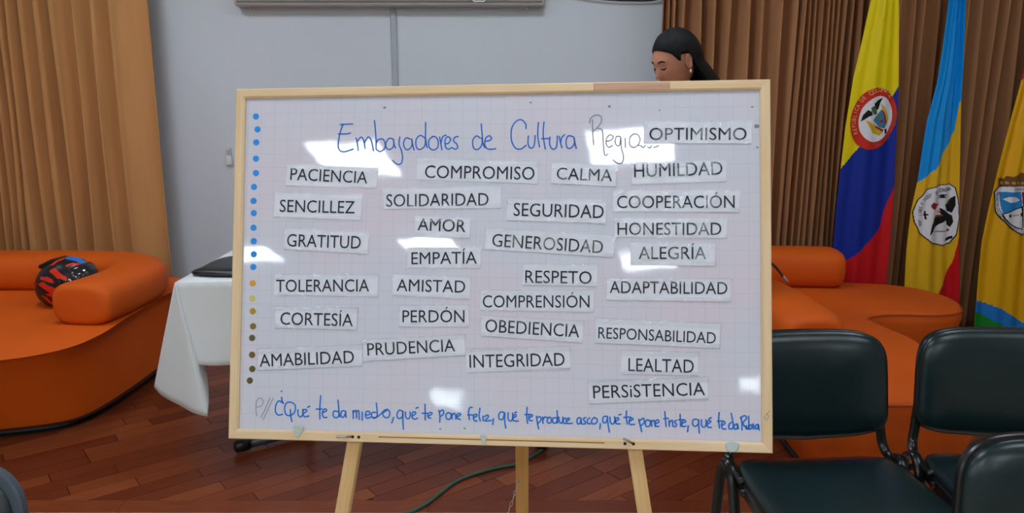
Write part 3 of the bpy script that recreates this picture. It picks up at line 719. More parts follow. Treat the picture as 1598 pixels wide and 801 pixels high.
bot1 = [(-1.88, 4.15), (-1.86, 3.8), (-1.87, 3.5), (-1.90, 3.27), (-1.98, 3.15), (-2.2, 3.07), (-2.5, 3.0), (-2.95, 2.95), (-3.35, 3.0), (-3.65, 3.2), (-3.75, 3.5), (-3.7, 4.15), (-3.2, 4.18), (-2.4, 4.18)]
bm = bmesh.new(); T1 = loft_base(bm, top1, bot1, (.035, .42)); auto_smooth(rel(mk('base', bm, M_orange, sofa), sofa), 60)
bm = bmesh.new(); loft_base(bm, [(x * .99 + -2.8 * .01 - 0, y * .985 + 3.5 * .015) for x, y in bot1], [(x * .985 - 2.8 * .015, y * .98 + 3.5 * .02) for x, y in bot1], (0, .04)); rel(mk('plinth', bm, M_black, sofa), sofa)
bm = roll_mesh([(-3.75, 3.3, .505), (-3.72, 3.85, .505), (-3.45, 4.08, .505), (-3.0, 4.09, .505), (-2.5, 4.09, .505), (-2.12, 4.05, .505), (-1.94, 3.88, .505), (-1.93, 3.6, .505), (-1.955, 3.34, .515)], .29, .20, endr=.05)
rel(mk('arm_and_back_roll', bm, M_orange, sofa, True), sofa)
bm = seam([Vector((p.x, p.y, .405)) for p in T1 if p.y < 3.3]); rel(mk('seam', bm, M_seam, sofa), sofa)
# small puckers where arm cover is gathered
for a, c in (((136, 452), (146, 449)), ((142, 462), (159, 457)), ((150, 468), (160, 462))):
    pass
sofa2 = empty('sofa', (1.6, 3.3, 0)); tag(sofa2, 'orange sofa at right behind the chairs, with open rounded seat', 'sofa')
top2 = [(1.04, 2.47), (1.3, 2.46), (1.58, 2.47), (1.66, 2.56), (1.70, 2.85), (1.735, 3.15), (1.69, 3.38), (1.69, 3.50), (1.82, 3.56), (2.05, 3.55), (2.2, 3.62), (2.27, 3.82), (2.22, 4.02), (2.08, 4.13), (1.92, 4.17), (1.6, 4.24), (1.1, 4.24), (1.02, 4.1), (1.02, 3.4), (1.02, 2.7)]
bot2 = [(1.15, 2.56), (1.3, 2.55), (1.52, 2.56), (1.58, 2.62), (1.62, 2.88), (1.65, 3.15), (1.62, 3.40), (1.66, 3.55), (1.82, 3.62), (2.03, 3.625), (2.12, 3.70), (2.18, 3.82), (2.14, 3.98), (2.03, 4.06), (1.92, 4.1), (1.6, 4.16), (1.2, 4.16), (1.14, 4.05), (1.14, 3.4), (1.14, 2.75)]
bm = bmesh.new(); T2 = loft_base(bm, top2, bot2, (.035, .42)); auto_smooth(rel(mk('base', bm, M_orange, sofa2), sofa2), 60)
bm = bmesh.new(); loft_base(bm, [(x * .985 + 1.6 * .015, y * .985 + 3.3 * .015) for x, y in bot2], [(x * .98 + 1.6 * .02, y * .98 + 3.3 * .02) for x, y in bot2], (0, .04)); rel(mk('plinth', bm, M_black, sofa2), sofa2)
bm = roll_mesh([(1.12, 4.14, .515), (1.5, 4.14, .515), (1.80, 4.12, .515)], .27, .215, endr=.09); rel(mk('back_roll', bm, M_orange, sofa2, True), sofa2)
bm = roll_mesh([(1.04, 4.0, .51), (1.12, 3.6, .51), (1.17, 3.25, .51), (1.185, 2.86, .51)], .27, .2, endr=.12); rel(mk('arm_roll', bm, M_orange, sofa2, True), sofa2)
bm = seam([Vector((p.x, p.y, .405)) for p in T2 if p.y < 4.1 and p.x > 1.1 and p.y > 2.4 and not (p.x < 1.04)]); rel(mk('seam', bm, M_seam, sofa2), sofa2)
# black strap lying over the right sofa's arm
st = empty('bag_strap', PZ(1208, 428, .62)); tag(st, 'black strap with a metal tip on the right sofa arm beside the board', 'strap')
bm = bmesh.new(); a = [Vector((1.03, 3.60, .617)), Vector((1.12, 3.57, .655)), Vector((1.20, 3.555, .672)), Vector((1.24, 3.54, .65)), Vector((1.275, 3.52, .605))]
tube(bm, spline([p - st.location for p in a], 6), 0, prof=[(-.028, -.003), (.028, -.003), (.028, .003), (-.028, .003)]); mk('webbing', bm, M_black, st)
bm = bmesh.new(); p = Vector((1.285, 3.52, .598)) - st.location; tube(bm, [p + Vector((-.01, 0, .008)), p + Vector((.016, .002, -.02))], .007, 10); mk('tip', bm, M_casing, st, True)

# ------------------------------------------------------------------ helmet
hm = Matrix.Translation((-2.205, 3.70, .528)) @ Matrix.Rotation(R(-14), 4, 'Z') @ Matrix.Rotation(R(-24), 4, 'Y')
helmet = empty('motorcycle_helmet', mat=hm); tag(helmet, 'red, black and blue full-face motorcycle helmet on the left sofa', 'helmet')
M_hel = attr_mat('helmet_paint', .32, spec=.4)
RED, BLK, BLU, WHT = sr((214, 44, 20)), sr((20, 20, 26)), sr((30, 118, 205)), sr((225, 225, 230))
# paint areas of the near cheek, mirrored on the far one
def side_uv(px, py):  # zoomed crop coordinates -> world at the helmet -> helmet-local
    w = PY(30 + px / 8.007, 390 + py / 8.007, 3.58); q = hm.inverted() @ w; return q.x, q.z
def to_px(w):
    d = w - CO; return 799 + F * d.x / d.dot(FW), 400.5 - F * d.dot(UP) / d.dot(FW)
def hp_(s_): return [(30 + float(t.split(',')[0]) / 8.007, 390 + float(t.split(',')[1]) / 8.007) for t in s_.split()]
PAINT = [(BLU, hp_('560,100 700,75 800,90 900,140 980,220 990,270 850,230 780,180 700,140 600,120')),
         (BLK, hp_('850,170 900,150 930,180 860,195')),
         (RED, hp_('575,215 590,185 660,160 740,165 810,200 850,240 800,235 720,195 650,185 600,210')),
         (RED, hp_('370,265 440,225 520,300 600,350 590,395 540,370 470,355 420,310')),
         (RED, hp_('335,330 420,370 440,425 380,410 260,370 270,330 320,350')),
         (RED, hp_('230,430 300,400 360,450 490,490 480,600 400,590 330,560 380,540 320,500')),
         (RED, hp_('270,570 340,590 400,650 480,700 470,720 390,680')),
         (RED, hp_('380,200 450,140 560,100 570,112 480,150 430,190')),
         (RED, hp_('250,360 170,500 165,545 215,545 180,520 235,380')),
         (WHT, hp_('610,365 650,375 650,400 630,385')), (WHT, hp_('640,340 700,315 780,275 800,290 700,330')), (WHT, hp_('780,232 800,235 805,250 785,248')), (WHT, hp_('815,240 840,240 835,262 815,260')), (WHT, hp_('690,262 745,262 745,275 690,273'))]
bm = bmesh.new(); bmesh.ops.create_uvsphere(bm, u_segments=200, v_segments=130, radius=1)
for v in bm.verts:
    x, y, z = v.co; X = x * .165; Z = z * .128; Y = y * .118
    if z < -.2: X *= 1 - .12 * (-z - .2); X += .02 * (-z - .2)
    if x > .3 and z < .1: X += .02 * (x - .3) * (1 - abs(z + .3))
    if z < -.78: Z = -.128 * (.78 + (-z - .78) * .25)
    v.co = (X, Y, Z)
col = bm.loops.layers.float_color.new('paint')
for f in bm.faces:
    c = f.calc_center_median(); cc = BLK
    qx, qy = to_px(hm @ Vector((c.x, -abs(c.y), c.z)))      # both cheeks carry the same pattern
    for pc, poly in PAINT:
        if inpoly(qx, qy, poly): cc = pc
    for lp in f.loops: lp[col] = (*cc, 1)
mk('shell', bm, M_hel, helmet, True)
bm = bmesh.new(); bmesh.ops.create_uvsphere(bm, u_segments=48, v_segments=32, radius=1)
kill = [f for f in bm.faces if not (f.calc_center_median().x > .70 and -.25 < f.calc_center_median().z < .42)]
bmesh.ops.delete(bm, geom=kill, context='FACES')
for v in bm.verts: v.co = (v.co.x * .174, v.co.y * .122, v.co.z * .132)
o = mk('visor', bm, mat('smoked_visor', (30, 30, 34), .08, spec=.8), helmet, True); o.modifiers.new('s', 'SOLIDIFY').thickness = .003
q = side_uv(490, 412); bm = bmesh.new(); lathe(bm, [(.019, 0), (.019, .008), (.012, .012)], 20, Matrix.Translation((q[0], -.104, q[1])) @ Matrix.Rotation(R(90), 4, 'X')); auto_smooth(mk('visor_hinge', bm, M_black, helmet))
bm = bmesh.new(); box(bm, -.07, .03, -.05, .05, .112, .132, .008, 2); auto_smooth(mk('top_vent', bm, M_black, helmet))

# ------------------------------------------------------------------ table, cloth, bag
TR = R(3); tb = empty('folding_table', (-.45, 3.2, 0), TR); tag(tb, 'folding table under the white cloth, behind the whiteboard', 'table')
bm = bmesh.new(); box(bm, -.80, .80, -.33, .33, .715, .745, .006, 2); auto_smooth(mk('tabletop', bm, mat('table_grey', (200, 200, 198), .5), tb))
M_tube = mat('grey_tube', (72, 78, 84), .35, metal=.4)
for sx in (1,):
    x = sx * .56; bm = bmesh.new(); tube(bm, [(x, 0, .05), (x, 0, .715)], .018, 12); tube(bm, [(x, -.24, .03), (x, .28, .03)], .02, 14); mk('leg', bm, M_tube, tb, True)
    for y in (-.265, .305):
        bm = bmesh.new(); tube(bm, [(x, y - .027, .03), (x, y - .022, .03), (x, y + .022, .03), (x, y + .027, .03)], .024, 16, rs=[.75, 1, 1, .75]); mk('end_cap', bm, M_black, tb, True)
# foot that shows under the board's lower left corner
f1 = PZ(372, 697, .03)
ft = Matrix.Rotation(-TR, 4, 'Z') @ Matrix.Translation((f1.x + .45, f1.y - 3.2, 0))
bm = bmesh.new(); tube(bm, [(.02, .015, .03), (.26, .19, .03)], .020, 14); tube(bm, [(.24, .175, .03), (.24, .175, .715)], .015, 12); mk('leg', xf(bm, ft), M_tube, tb, True)
bm = bmesh.new(); tube(bm, [(-.012, -.009, .03), (-.006, -.0045, .03), (.035, .026, .03)], .025, 16, rs=[.75, 1, 1]); mk('end_cap', xf(bm, ft), M_black, tb, True)
# cloth: top sheet, front drop, side drop and the hanging corner
CX = -1.275
def cy_(px, py, z): return PZ(px, py, z)
c0 = PZ(273, 441, .75); c1 = PZ(304, 426, .75)
bm = bmesh.new()
bk = Vector((c0.x + .0, c0.y + .68, .75)); e1 = Vector((.38, c0.y + .10, .75)); e2 = Vector((.34, c0.y + .76, .75))
lip = lambda p, d=.0: p + Vector((0, 0, d))
def sheet(bm, A, B, Cc, D, nu, nv, fn=None):
    g_ = []
    for j in range(nv + 1):
        row = []
        for i in range(nu + 1):
            u, v = i / nu, j / nv; p = (A * (1 - u) + B * u) * (1 - v) + (D * (1 - u) + Cc * u) * v
            if fn: p = p + fn(u, v)
            row.append(bm.verts.new(p))
        g_.append(row)
    for j in range(nv):
        for i in range(nu): bm.faces.new((g_[j][i], g_[j + 1][i], g_[j + 1][i + 1], g_[j][i + 1]))
sheet(bm, c0, e1, e2, bk, 30, 10)
fd0 = PY(303, 562, c0.y + .02); fd1 = fd0 + Vector((1.62, .10, -.03))
sheet(bm, c0, e1, Vector((e1.x, e1.y - .02, .35)), Vector((c0.x + .03, c0.y - .004, fd0.z)), 60, 14, lambda u, v: Vector((0, -.012 * v * (1 + math.sin(u * 40)) * .7, -.006 * math.sin(u * 23) * v)))
lt_ = PY(241, 604, c0.y + .16); tp = PY(325, 650, c0.y - .07)
# hanging corner: two triangular faces meeting in a soft ridge
nrow = 24; rows = []
for j in range(nrow + 1):
    v = j / nrow; row = []
    L_ = c0.lerp(lt_, v); T_ = c0.lerp(tp, v)
    in_ = c0.lerp(fd0 + Vector((.02, .03, 0)), min(1, v * 1.0))
    for i in range(17):
        u = i / 16; p = L_.lerp(T_, u) if u <= 1 else T_
        bulge = math.sin(u * math.pi) * .018 * v + .006 * math.sin(u * 9) * v
        p = p + Vector((-.2 * bulge, -bulge, 0)); 
        if j == nrow: p = p + Vector((0, 0, -.010 * math.sin(u * math.pi)))
        row.append(bm.verts.new(p))
    for i in range(1, 6):
        u = i / 5; row.append(bm.verts.new(T_.lerp(in_, u) + Vector((0, .03 * v * math.sin(u * math.pi), 0))))
    rows.append(row)
for a, b_ in zip(rows, rows[1:]):
    for i in range(len(a) - 1): bm.faces.new((a[i], b_[i], b_[i + 1], a[i + 1]))
# left side drop
sheet(bm, bk, c0, lt_ + Vector((.05, .03, .02)), Vector((bk.x + .02, bk.y, .42)), 14, 10)
bmesh.ops.remove_doubles(bm, verts=bm.verts, dist=.0008); bmesh.ops.recalc_face_normals(bm, faces=bm.faces)
cl = mk('tablecloth', bm, M_cloth, None, True); cl.modifiers.new('s', 'SOLIDIFY').thickness = .002
tag(cl, 'white tablecloth with a long hanging corner, between left sofa and whiteboard', 'tablecloth')
bag = empty('laptop_sleeve', PZ(350, 428, .753)); tag(bag, 'black flat bag lying on the white tablecloth', 'bag'); bl = bag.location
def bp3(px, py, z): p = PZ(px, py, z); return (p.x - bl.x, p.y - bl.y)
low = [bp3(303, 430, .755), bp3(312, 424, .755), bp3(347, 408, .755), bp3(395, 404, .755), bp3(420, 430, .755), bp3(365, 432, .755)]
bm = bmesh.new(); sm = spline([(a, c, 0) for a, c in low], 5, True); rings = []
cxx = sum(p.x for p in sm) / len(sm); cyy = sum(p.y for p in sm) / len(sm)
for s_, z in ((.97, .0), (1, .006), (.99, .014), (.93, .02), (.6, .026)):
    rings.append([bm.verts.new((cxx + (p.x - cxx) * s_, cyy + (p.y - cyy) * s_, z)) for p in sm])
for a, b_ in zip(rings, rings[1:]):
    for k in range(len(sm)): bm.faces.new((a[k], a[(k + 1) % len(sm)], b_[(k + 1) % len(sm)], b_[k]))
bm.faces.new(rings[0][::-1]); bm.faces.new(rings[-1]); bmesh.ops.recalc_face_normals(bm, faces=bm.faces); mk('body', bm, M_black, bag, True)
bm = bmesh.new(); tube(bm, [Vector((cxx + (p.x - cxx) * 1.0, cyy + (p.y - cyy) * 1.0, .012)) for p in sm], .003, 6); mk('zip', bm, M_blackp, bag)

# ------------------------------------------------------------------ chairs
def pad(w, h, t, curve, ex=4.2, sag=.0, crown=.016, bulge_dir=-1, n=56, wtop=1.0, grow=0, flat=False):
    """upholstered pad in XZ (front = -Y)"""
    bm = bmesh.new(); rings = []
    lv = [(.001, -1, crown), (.3, -1, crown * .97), (.6, -1, crown * .88), (.8, -1, crown * .68), (.92, -1, crown * .36), (.98, -1, crown * .05), (1.0, -1, -t * .45), (.99, -1, -t)] 
    if flat: lv = [(.001, -1, 0), (.5, -1, 0), (.93, -1, 0), (.985, -1, -.002), (1.0, -1, -.006), (1.0, -1, -t)]
    for r_, _, d_ in lv:
        ring = []
        for k in range(n):
            a = 2 * math.pi * k / n; c_, s_ = math.cos(a), math.sin(a)
            e = 2 / (ex if s_ > 0 else ex * 2.0)
            x = math.copysign(abs(c_) ** e, c_) * (w / 2 + grow) * r_; z = math.copysign(abs(s_) ** e, s_) * (h / 2 + grow) * r_
            x *= 1 + (wtop - 1) * (z / h + .5)
            if z < 0: z -= sag * (1 - (2 * x / w) ** 2) * r_ * (-z / (h / 2))
            y = -d_ - curve * (1 - (2 * x / w) ** 2) * -1
            ring.append(bm.verts.new((x, y, z)))
        rings.append(ring)
    for a, b_ in zip(rings, rings[1:]):
        for k in range(n): bm.faces.new((a[k], a[(k + 1) % n], b_[(k + 1) % n], b_[k]))
    bm.faces.new(rings[0]); bm.faces.new(rings[-1][::-1]); bmesh.ops.recalc_face_normals(bm, faces=bm.faces)
    return bm
def make_chair(label, padm=M_green, rimm=M_blackp, rim=.0035):
    c = empty('visitor_chair'); tag(c, label, 'chair')
    MB = Matrix.Translation((0, .235, .653)) @ Matrix.Rotation(R(-9), 4, 'X')
    mk('backrest', xf(pad(.455, .285, .02, .03, sag=.028, wtop=.97, crown=.03), MB @ Matrix.Translation((0, .006, 0))), padm, c, True)
    auto_smooth(mk('back_shell', xf(pad(.455, .285, .02, .03, sag=.028, wtop=.97, grow=rim, flat=True), MB @ Matrix.Translation((0, .012, 0))), rimm, c), 40)
    MS = Matrix.Translation((0, 0, .445)) @ Matrix.Rotation(R(-90), 4, 'X') @ Matrix.Rotation(R(180), 4, 'Y')
    MS = Matrix.Translation((0, -.01, .445)) @ Matrix(((1, 0, 0, 0), (0, 0, -1, 0), (0, -1, 0, 0), (0, 0, 0, 1)))
    mk('seat', xf(pad(.455, .43, .03, .0, ex=4.5, crown=.018, wtop=1.06), MS), padm, c, True)
    auto_smooth(mk('seat_shell', xf(pad(.455, .43, .03, .0, ex=4.5, wtop=1.06, grow=.004, flat=True), MS @ Matrix.Translation((0, .018, 0))), rimm, c), 40)
    ov = [(.009 * math.cos(a), .016 * math.sin(a)) for a in [2 * math.pi * k / 12 for k in range(12)]]
    for s_ in (-1, 1):
        x = s_ * .243
        bm = bmesh.new(); tube(bm, spline([(x, .30, 0), (x, .27, .2), (x, .245, .37), (x, .225, .425), (x, .185, .447), (x, .15, .42), (x, .125, .36), (x, .06, .2), (x - .0, -.22 + .2, .08), (x, -.06, 0)], 6), 0, prof=ov, up=(1, 0, 0)); mk('leg_frame', bm, rimm, c, True)
        bm = bmesh.new(); tube(bm, spline([(x * .95, .10, .43), (x * .95, .20, .435), (x * .93, .238, .455), (x * .9, .25, .50), (x * .86, .262, .60), (x * .8, .275, .70)], 6), 0, prof=[(a * 1.0, b__ * .9) for a, b__ in ov], up=(1, 0, 0)); mk('back_post', bm, rimm, c, True)
    bm = bmesh.new()
    tube(bm, [(-.243, .20, .40), (.243, .20, .40)], .010, 10); tube(bm, [(-.243, .08, .41), (.243, .08, .41)], .010, 10); mk('cross_tube', bm, rimm, c, True)
    return c
def place(c, x, y, rz): c.location = (x, y, 0); c.rotation_euler = (0, 0, rz)
place(make_chair('dark green padded chair, seat in full view right beside the whiteboard'), .855, 1.80, R(3))
place(make_chair('dark green padded chair behind the nearest one, at the photo\'s right edge'), 1.375, 1.82, R(-3))
place(make_chair('nearest dark green padded chair, only its backrest top in the lower right corner', rim=.008), 1.075, 1.10, R(-6))
place(make_chair('grey-rimmed dark chair, only its backrest corner in the lower left corner', mat('charcoal_pad', (26, 34, 36), .4), mat('grey_rim', (62, 74, 84), .45), rim=.016), -1.104, .98, R(0))

# ------------------------------------------------------------------ flags
M_flag = attr_mat('satin_flag', .5, bump=.35, bscale=20, bdist=.006, spec=.3)
def flag(name_label, left, right, ybot, classify, pole_px, yf=4.30, folds=(), seed=0):
    lz0 = PY(pole_px, 0, yf)
    root = empty('flag', (lz0.x, yf + .035, 0)); tag(root, name_label[0], 'flag'); off = root.location
    ytop = -150
    def pos(px, py, out=0):
        l_, r_ = interp(left, py), interp(right, py); t = (px - l_) / max(1, r_ - l_)
        q = PY(px, py, yf); amp = 1
        y = 0
        for f_, ph, a, sl in folds: y += a * math.sin(f_ * t * 2 * math.pi + ph + sl * py / 100)
        return Vector((q.x, yf - .02 + y - out, q.z)) - off
    NR, NC = 330, 84; bm = bmesh.new(); g_ = []
    col = bm.loops.layers.float_color.new('paint')
    cc = []
    for j in range(NR + 1):
        py = ytop + (ybot - ytop) * j / NR; l_, r_ = interp(left, py), interp(right, py); row = []
        for i in range(NC + 1): row.append((bm.verts.new(pos(l_ + (r_ - l_) * i / NC, py)), l_ + (r_ - l_) * i / NC, py))
        g_.append(row)
    for j in range(NR):
        for i in range(NC):
            f = bm.faces.new((g_[j][i][0], g_[j + 1][i][0], g_[j + 1][i + 1][0], g_[j][i + 1][0]))
            px = (g_[j][i][1] + g_[j + 1][i + 1][1]) / 2; py = (g_[j][i][2] + g_[j + 1][i + 1][2]) / 2
            c = classify(px, py)
            for lp in f.loops: lp[col] = (*c, 1)
    o = mk('cloth', bm, M_flag, root, True); o.modifiers.new('s', 'SOLIDIFY').thickness = .0015
    bm = bmesh.new(); tube(bm, [(0, .03, .02), (0, .03, 2.42)], .013, 12); mk('pole', bm, mat('pole_wood', (120, 80, 40), .4), root, True)
    bm = bmesh.new(); lathe(bm, [(.14, 0), (.14, .02), (.06, .035), (.025, .05), (.02, .12)], 28, Matrix.Translation((0, .0, 0))); mk('stand', bm, M_metal, root, True)
    bm = bmesh.new(); lathe(bm, [(.013, 2.42), (.025, 2.44), (.02, 2.47), (.004, 2.55)], 16, Matrix.Translation((0, .03, 0))); mk('finial', bm, M_metal, root, True)
    return root, pos
def painted(pos, mask, areas, out, parent, name, cell=.5):
    """a stitched patch: fine cloth grid inside the mask, coloured area by area"""
    x0, x1 = min(p[0] for p in mask), max(p[0] for p in mask); y0, y1 = min(p[1] for p in mask), max(p[1] for p in mask)
    bm = bmesh.new(); col = bm.loops.layers.float_color.new('paint'); cache = {}
    def V(i, j):
        if (i, j) not in cache: cache[(i, j)] = bm.verts.new(pos(x0 + i * cell, y0 + j * cell, out))
        return cache[(i, j)]
    bb = [(c, p, min(q[0] for q in p), max(q[0] for q in p), min(q[1] for q in p), max(q[1] for q in p)) for c, p in areas]
    for j in range(int((y1 - y0) / cell) + 1):
        for i in range(int((x1 - x0) / cell) + 1):
            x, y = x0 + (i + .5) * cell, y0 + (j + .5) * cell
            if not inpoly(x, y, mask): continue
            cc = EC[0]
            for c, p, a, b_, c_, d_ in bb:
                if a < x < b_ and c_ < y < d_ and inpoly(x, y, p): cc = EC[c]
            f = bm.faces.new((V(i, j), V(i, j + 1), V(i + 1, j + 1), V(i + 1, j)))
            for lp in f.loops: lp[col] = (*cc, 1)
    return mk(name, bm, M_patch2, parent, True)
def text_on(pos, txt, path, size, out, parent, m, sx=.8, flip=False):
    """letters one after another along a pixel path, draped on the cloth"""
    P = spline([(a, c, 0) for a, c in path], 10); L = [0]
    for a, c in zip(P, P[1:]): L.append(L[-1] + (c - a).length)
    bmA = bmesh.new(); nch = len(txt)
    for i, ch in enumerate(txt):
        if ch == ' ': continue
        d_ = L[-1] * (i + .5) / nch; k = max(j for j in range(len(L)) if L[j] <= d_); k = min(k, len(P) - 2)
        p = P[k].lerp(P[k + 1], (d_ - L[k]) / (L[k + 1] - L[k])); t = (P[min(k + 2, len(P) - 1)] - P[max(0, k - 1)]).normalized()
        nrm = Vector((t.y, -t.x, 0))          # 'up' for the letter, image y goes down
        me = text_mesh(ch, .0); bx = bounds(me); s_ = size / CAP
        vm = []
        for v in me.vertices:
            x = (v.co.x - (bx[0] + bx[1]) / 2) * s_ * sx; y = (v.co.y - CAP / 2) * s_
            w = p + t * x + nrm * y; vm.append(bmA.verts.new(pos(w.x, w.y, out)))
        for f in me.polygons:
            try: bmA.faces.new([vm[q] for q in f.vertices])
            except ValueError: pass
        bpy.data.meshes.remove(me)
    return mk('lettering', bmA, m, parent)
YEL, NAV, REDF, SKY, GLD, GRN = sr((230, 208, 0)), sr((6, 42, 150)), sr((196, 14, 26)), sr((0, 146, 226)), sr((228, 170, 10)), sr((20, 130, 40))
def side(px, py, line):     # x to the right of a polyline given as (y,x)
    return px > interp(line, py)
mm = lambda n_, c: mat(n_, c, .6)
M_e = [mm('emb_red', (200, 48, 34)), mm('emb_white', (214, 216, 222)), mm('emb_black', (24, 20, 22)), mm('emb_green', (60, 110, 70)), mm('emb_teal', (70, 120, 150)), mm('emb_yellow', (206, 176, 40)), mm('emb_crimson', (150, 24, 36)), mm('emb_brown', (120, 78, 34)), mm('emb_blue', (40, 130, 196)), mm('emb_pink', (210, 150, 140))]
EC = [sr(c) for c in ((200, 48, 34), (222, 224, 230), (24, 20, 22), (60, 110, 70), (70, 120, 150), (206, 176, 40), (150, 24, 36), (120, 78, 34), (40, 130, 196), (210, 150, 140), (170, 150, 110))]
M_patch2 = attr_mat('stitched_patch', .6, spec=.2)
def ell(c, a, b_, rot, n=40):
    return [(c[0] + a * math.cos(t) * math.cos(rot) - b_ * math.sin(t) * math.sin(rot), c[1] + a * math.cos(t) * math.sin(rot) + b_ * math.sin(t) * math.cos(rot)) for t in [2 * math.pi * k / n for k in range(n)]]
# flag 1: yellow, blue, red with a round seal
def cls1(px, py):
    bl1 = -(px - 1310) * (262 - 228) / 30 + 263     # yellow/blue edge, left half
    pts = [(1290, 285), (1310, 264), (1340, 228), (1362, 195), (1392, 150), (1402, 132), (1420, 100)]
    if py < interp(pts, px): return YEL
    pts = [(1320, 405), (1340, 390), (1372, 356), (1378, 330), (1392, 292), (1400, 270)]
    return NAV if py < interp(pts, px) else REDF
L1 = [(-150, 1374), (-60, 1366), (0, 1358), (60, 1345), (120, 1331), (200, 1318), (260, 1311), (320, 1304), (385, 1299), (430, 1297), (560, 1292)]
R1 = [(-150, 1392), (-60, 1399), (0, 1401), (140, 1400), (200, 1397), (300, 1392), (380, 1386), (440, 1380), (560, 1370)]
fl, pos = flag(('tall yellow, blue and red flag with a round red seal, left of the three flags',), L1, R1, 470, cls1, 1383, folds=((1.3, .6, .012, .1), (3.2, 2, .005, .35)))
em = empty('emblem'); em.parent = fl; areas = []
def z4(s_, ox=1290, oy=120, sc=5.72): return [(ox + float(t.split(',')[0]) / sc, oy + float(t.split(',')[1]) / sc) for t in s_.split()]
bm = bmesh.new()
areas.append((0, ell((1361, 185), 34.5, 49.5, .30)))
areas.append((1, ell((1364.5, 185.5), 25.5, 36.5, .30)))
for s_, mi in (('290,400 310,340 345,295 375,310 385,340 350,355 320,380', 2), ('400,240 440,205 485,185 460,230 440,290 410,300', 2), ('370,275 395,258 425,285 430,330 400,340 375,310', 3),
               ('390,385 470,290 530,400 500,460 450,450', 4), ('450,395 480,380 490,400 460,410', 6), ('325,385 360,400 420,450 480,490 450,525 385,500 345,430', 5), ('465,235 500,270 545,370 525,430 510,370 480,300', 5),
               ('385,400 410,430 490,470 480,490 420,455', 6), ('470,285 500,320 525,400 510,420 495,350', 6), ('500,465 525,465 525,500 505,510', 2)):
    areas.append((mi, z4(s_)))
painted(pos, areas[0][1], areas, .004, em, 'seal')
bpy.context.view_layer.update()
M_let = mm('emb_gold_letters', (236, 190, 110)); M_dim = mm('emb_dim_letters', (150, 80, 50))
text_on(pos, 'REPUBLICA DE COLOMBIA', [(1333.5, 210), (1330, 193), (1334, 172), (1345, 153), (1362, 142), (1379, 141), (1388, 152)], 6.2, .0065, em, M_let)
text_on(pos, 'LIBERTAD Y ORDEN', [(1350, 223), (1362, 227), (1376, 223), (1387, 210), (1393, 192), (1393, 170)], 5.0, .0065, em, M_dim)
# flag 2: sky blue, yellow, red with a white eagle seal
def cls2(px, py):
    if py < interp([(1420, 290), (1432, 284), (1455, 264), (1475, 230), (1488, 205), (1493, 160), (1505, 140)], px): return SKY
    if px > interp([(330, 1510), (370, 1492), (410, 1484), (440, 1470), (470, 1456), (600, 1430)], py): return REDF
    return sr((224, 176, 28))
L2 = [(-150, 1482), (-60, 1484), (0, 1480), (80, 1470), (130, 1462), (190, 1446), (285, 1431), (330, 1421), (390, 1414), (445, 1411), (560, 1404)]
R2 = [(-150, 1496), (-60, 1500), (0, 1501), (100, 1498), (160, 1494.5), (300, 1492.5), (390, 1492.5), (440, 1494), (560, 1492)]
fl, pos = flag(('narrow draped flag of sky blue over yellow with a white eagle seal',), L2, R2, 505, cls2, 1490, folds=((1.2, 2.4, .014, -.1), (3.5, 1, .008, .35)))
em = empty('emblem'); em.parent = fl; areas = []
def z5(s_): return z4(s_, 1400, 250, 4.712)
bm = bmesh.new()
rim_ = z5('104,380 136,288 198,210 280,180 385,170 415,198 430,300 434,420 418,545 382,611 320,626 228,606 146,535 110,452')
areas.append((2, rim_)); areas.append((1, z5('110,380 141,291 202,216 281,186 381,176 410,202 425,300 429,420 413,540 379,604 320,619 231,599 151,529 116,450')))
for s_, mi in (('210,548 225,475 250,425 295,405 340,395 350,440 300,465 275,480 255,492 235,520', 2), ('235,430 262,402 330,392 340,402 295,412 258,425', 7), ('285,375 305,348 335,365 395,405 402,450 385,492 360,475 350,440 320,400', 2), ('340,330 380,285 412,258 412,330 395,385 358,372', 2), ('350,320 375,290 390,280 372,322', 7),
               ('278,382 298,355 308,372 288,390', 9), ('222,325 240,303 262,315 297,318 275,340 250,362 225,345', 6), ('285,256 355,250 355,258 285,264', 2), ('285,270 350,266 350,273 285,277', 2), ('305,250 335,248 335,276 305,277', 2), ('178,372 190,368 196,428 184,432', 2), ('172,392 206,388 206,400 172,404', 2),
               ('345,575 395,552 395,572 348,598', 2), ('250,518 370,516 370,522 250,523', 7), ('355,505 375,500 380,518 362,526', 7)):
    areas.append((mi, z5(s_)))
painted(pos, areas[0][1], areas, .004, em, 'seal')
text_on(pos, 'REPᵃ LIBRE E INDEPᵗᵉ DE CORDOBA'.replace('ᵃ', "'").replace('ᵗᵉ', "'"), z5('150,475 145,390 165,310 220,255 300,222 390,208'), 5.0, .0065, em, M_e[2], .75)
# flag 3: gold with a shield, blue and green hem
def cls3(px, py):
    if py < interp([(1585, 128), (1600, 122), (1660, 90)], px) and px > 1588: return REDF
    if py < interp([(1515, 466), (1524, 469), (1558, 480), (1598, 505), (1660, 540)], px): return GLD
    if py < interp([(1515, 481), (1521, 485), (1566, 509), (1600, 530), (1660, 570)], px): return sr((30, 120, 200))
    return GRN
L3 = [(-150, 1640), (-60, 1626), (0, 1616), (60, 1606), (112, 1597), (140, 1590), (190, 1576), (260, 1558), (330, 1541), (380, 1531), (430, 1526), (500, 1520), (620, 1512)]
R3 = [(-150, 1660), (0, 1664), (200, 1662), (400, 1668), (620, 1664)]
fl, pos = flag(('golden flag with a heraldic shield and crown, cut by the photo\'s right edge',), L3, R3, 600, cls3, 1648, folds=((2.2, .4, .014, .15), (5.5, 2, .007, .5), (1, 1, .01, 0)))
em = empty('emblem'); em.parent = fl; areas = []
bm = bmesh.new()
def mir(pts, cxm=1591.5): return [(2 * cxm - a, c) for a, c in pts[::-1]]
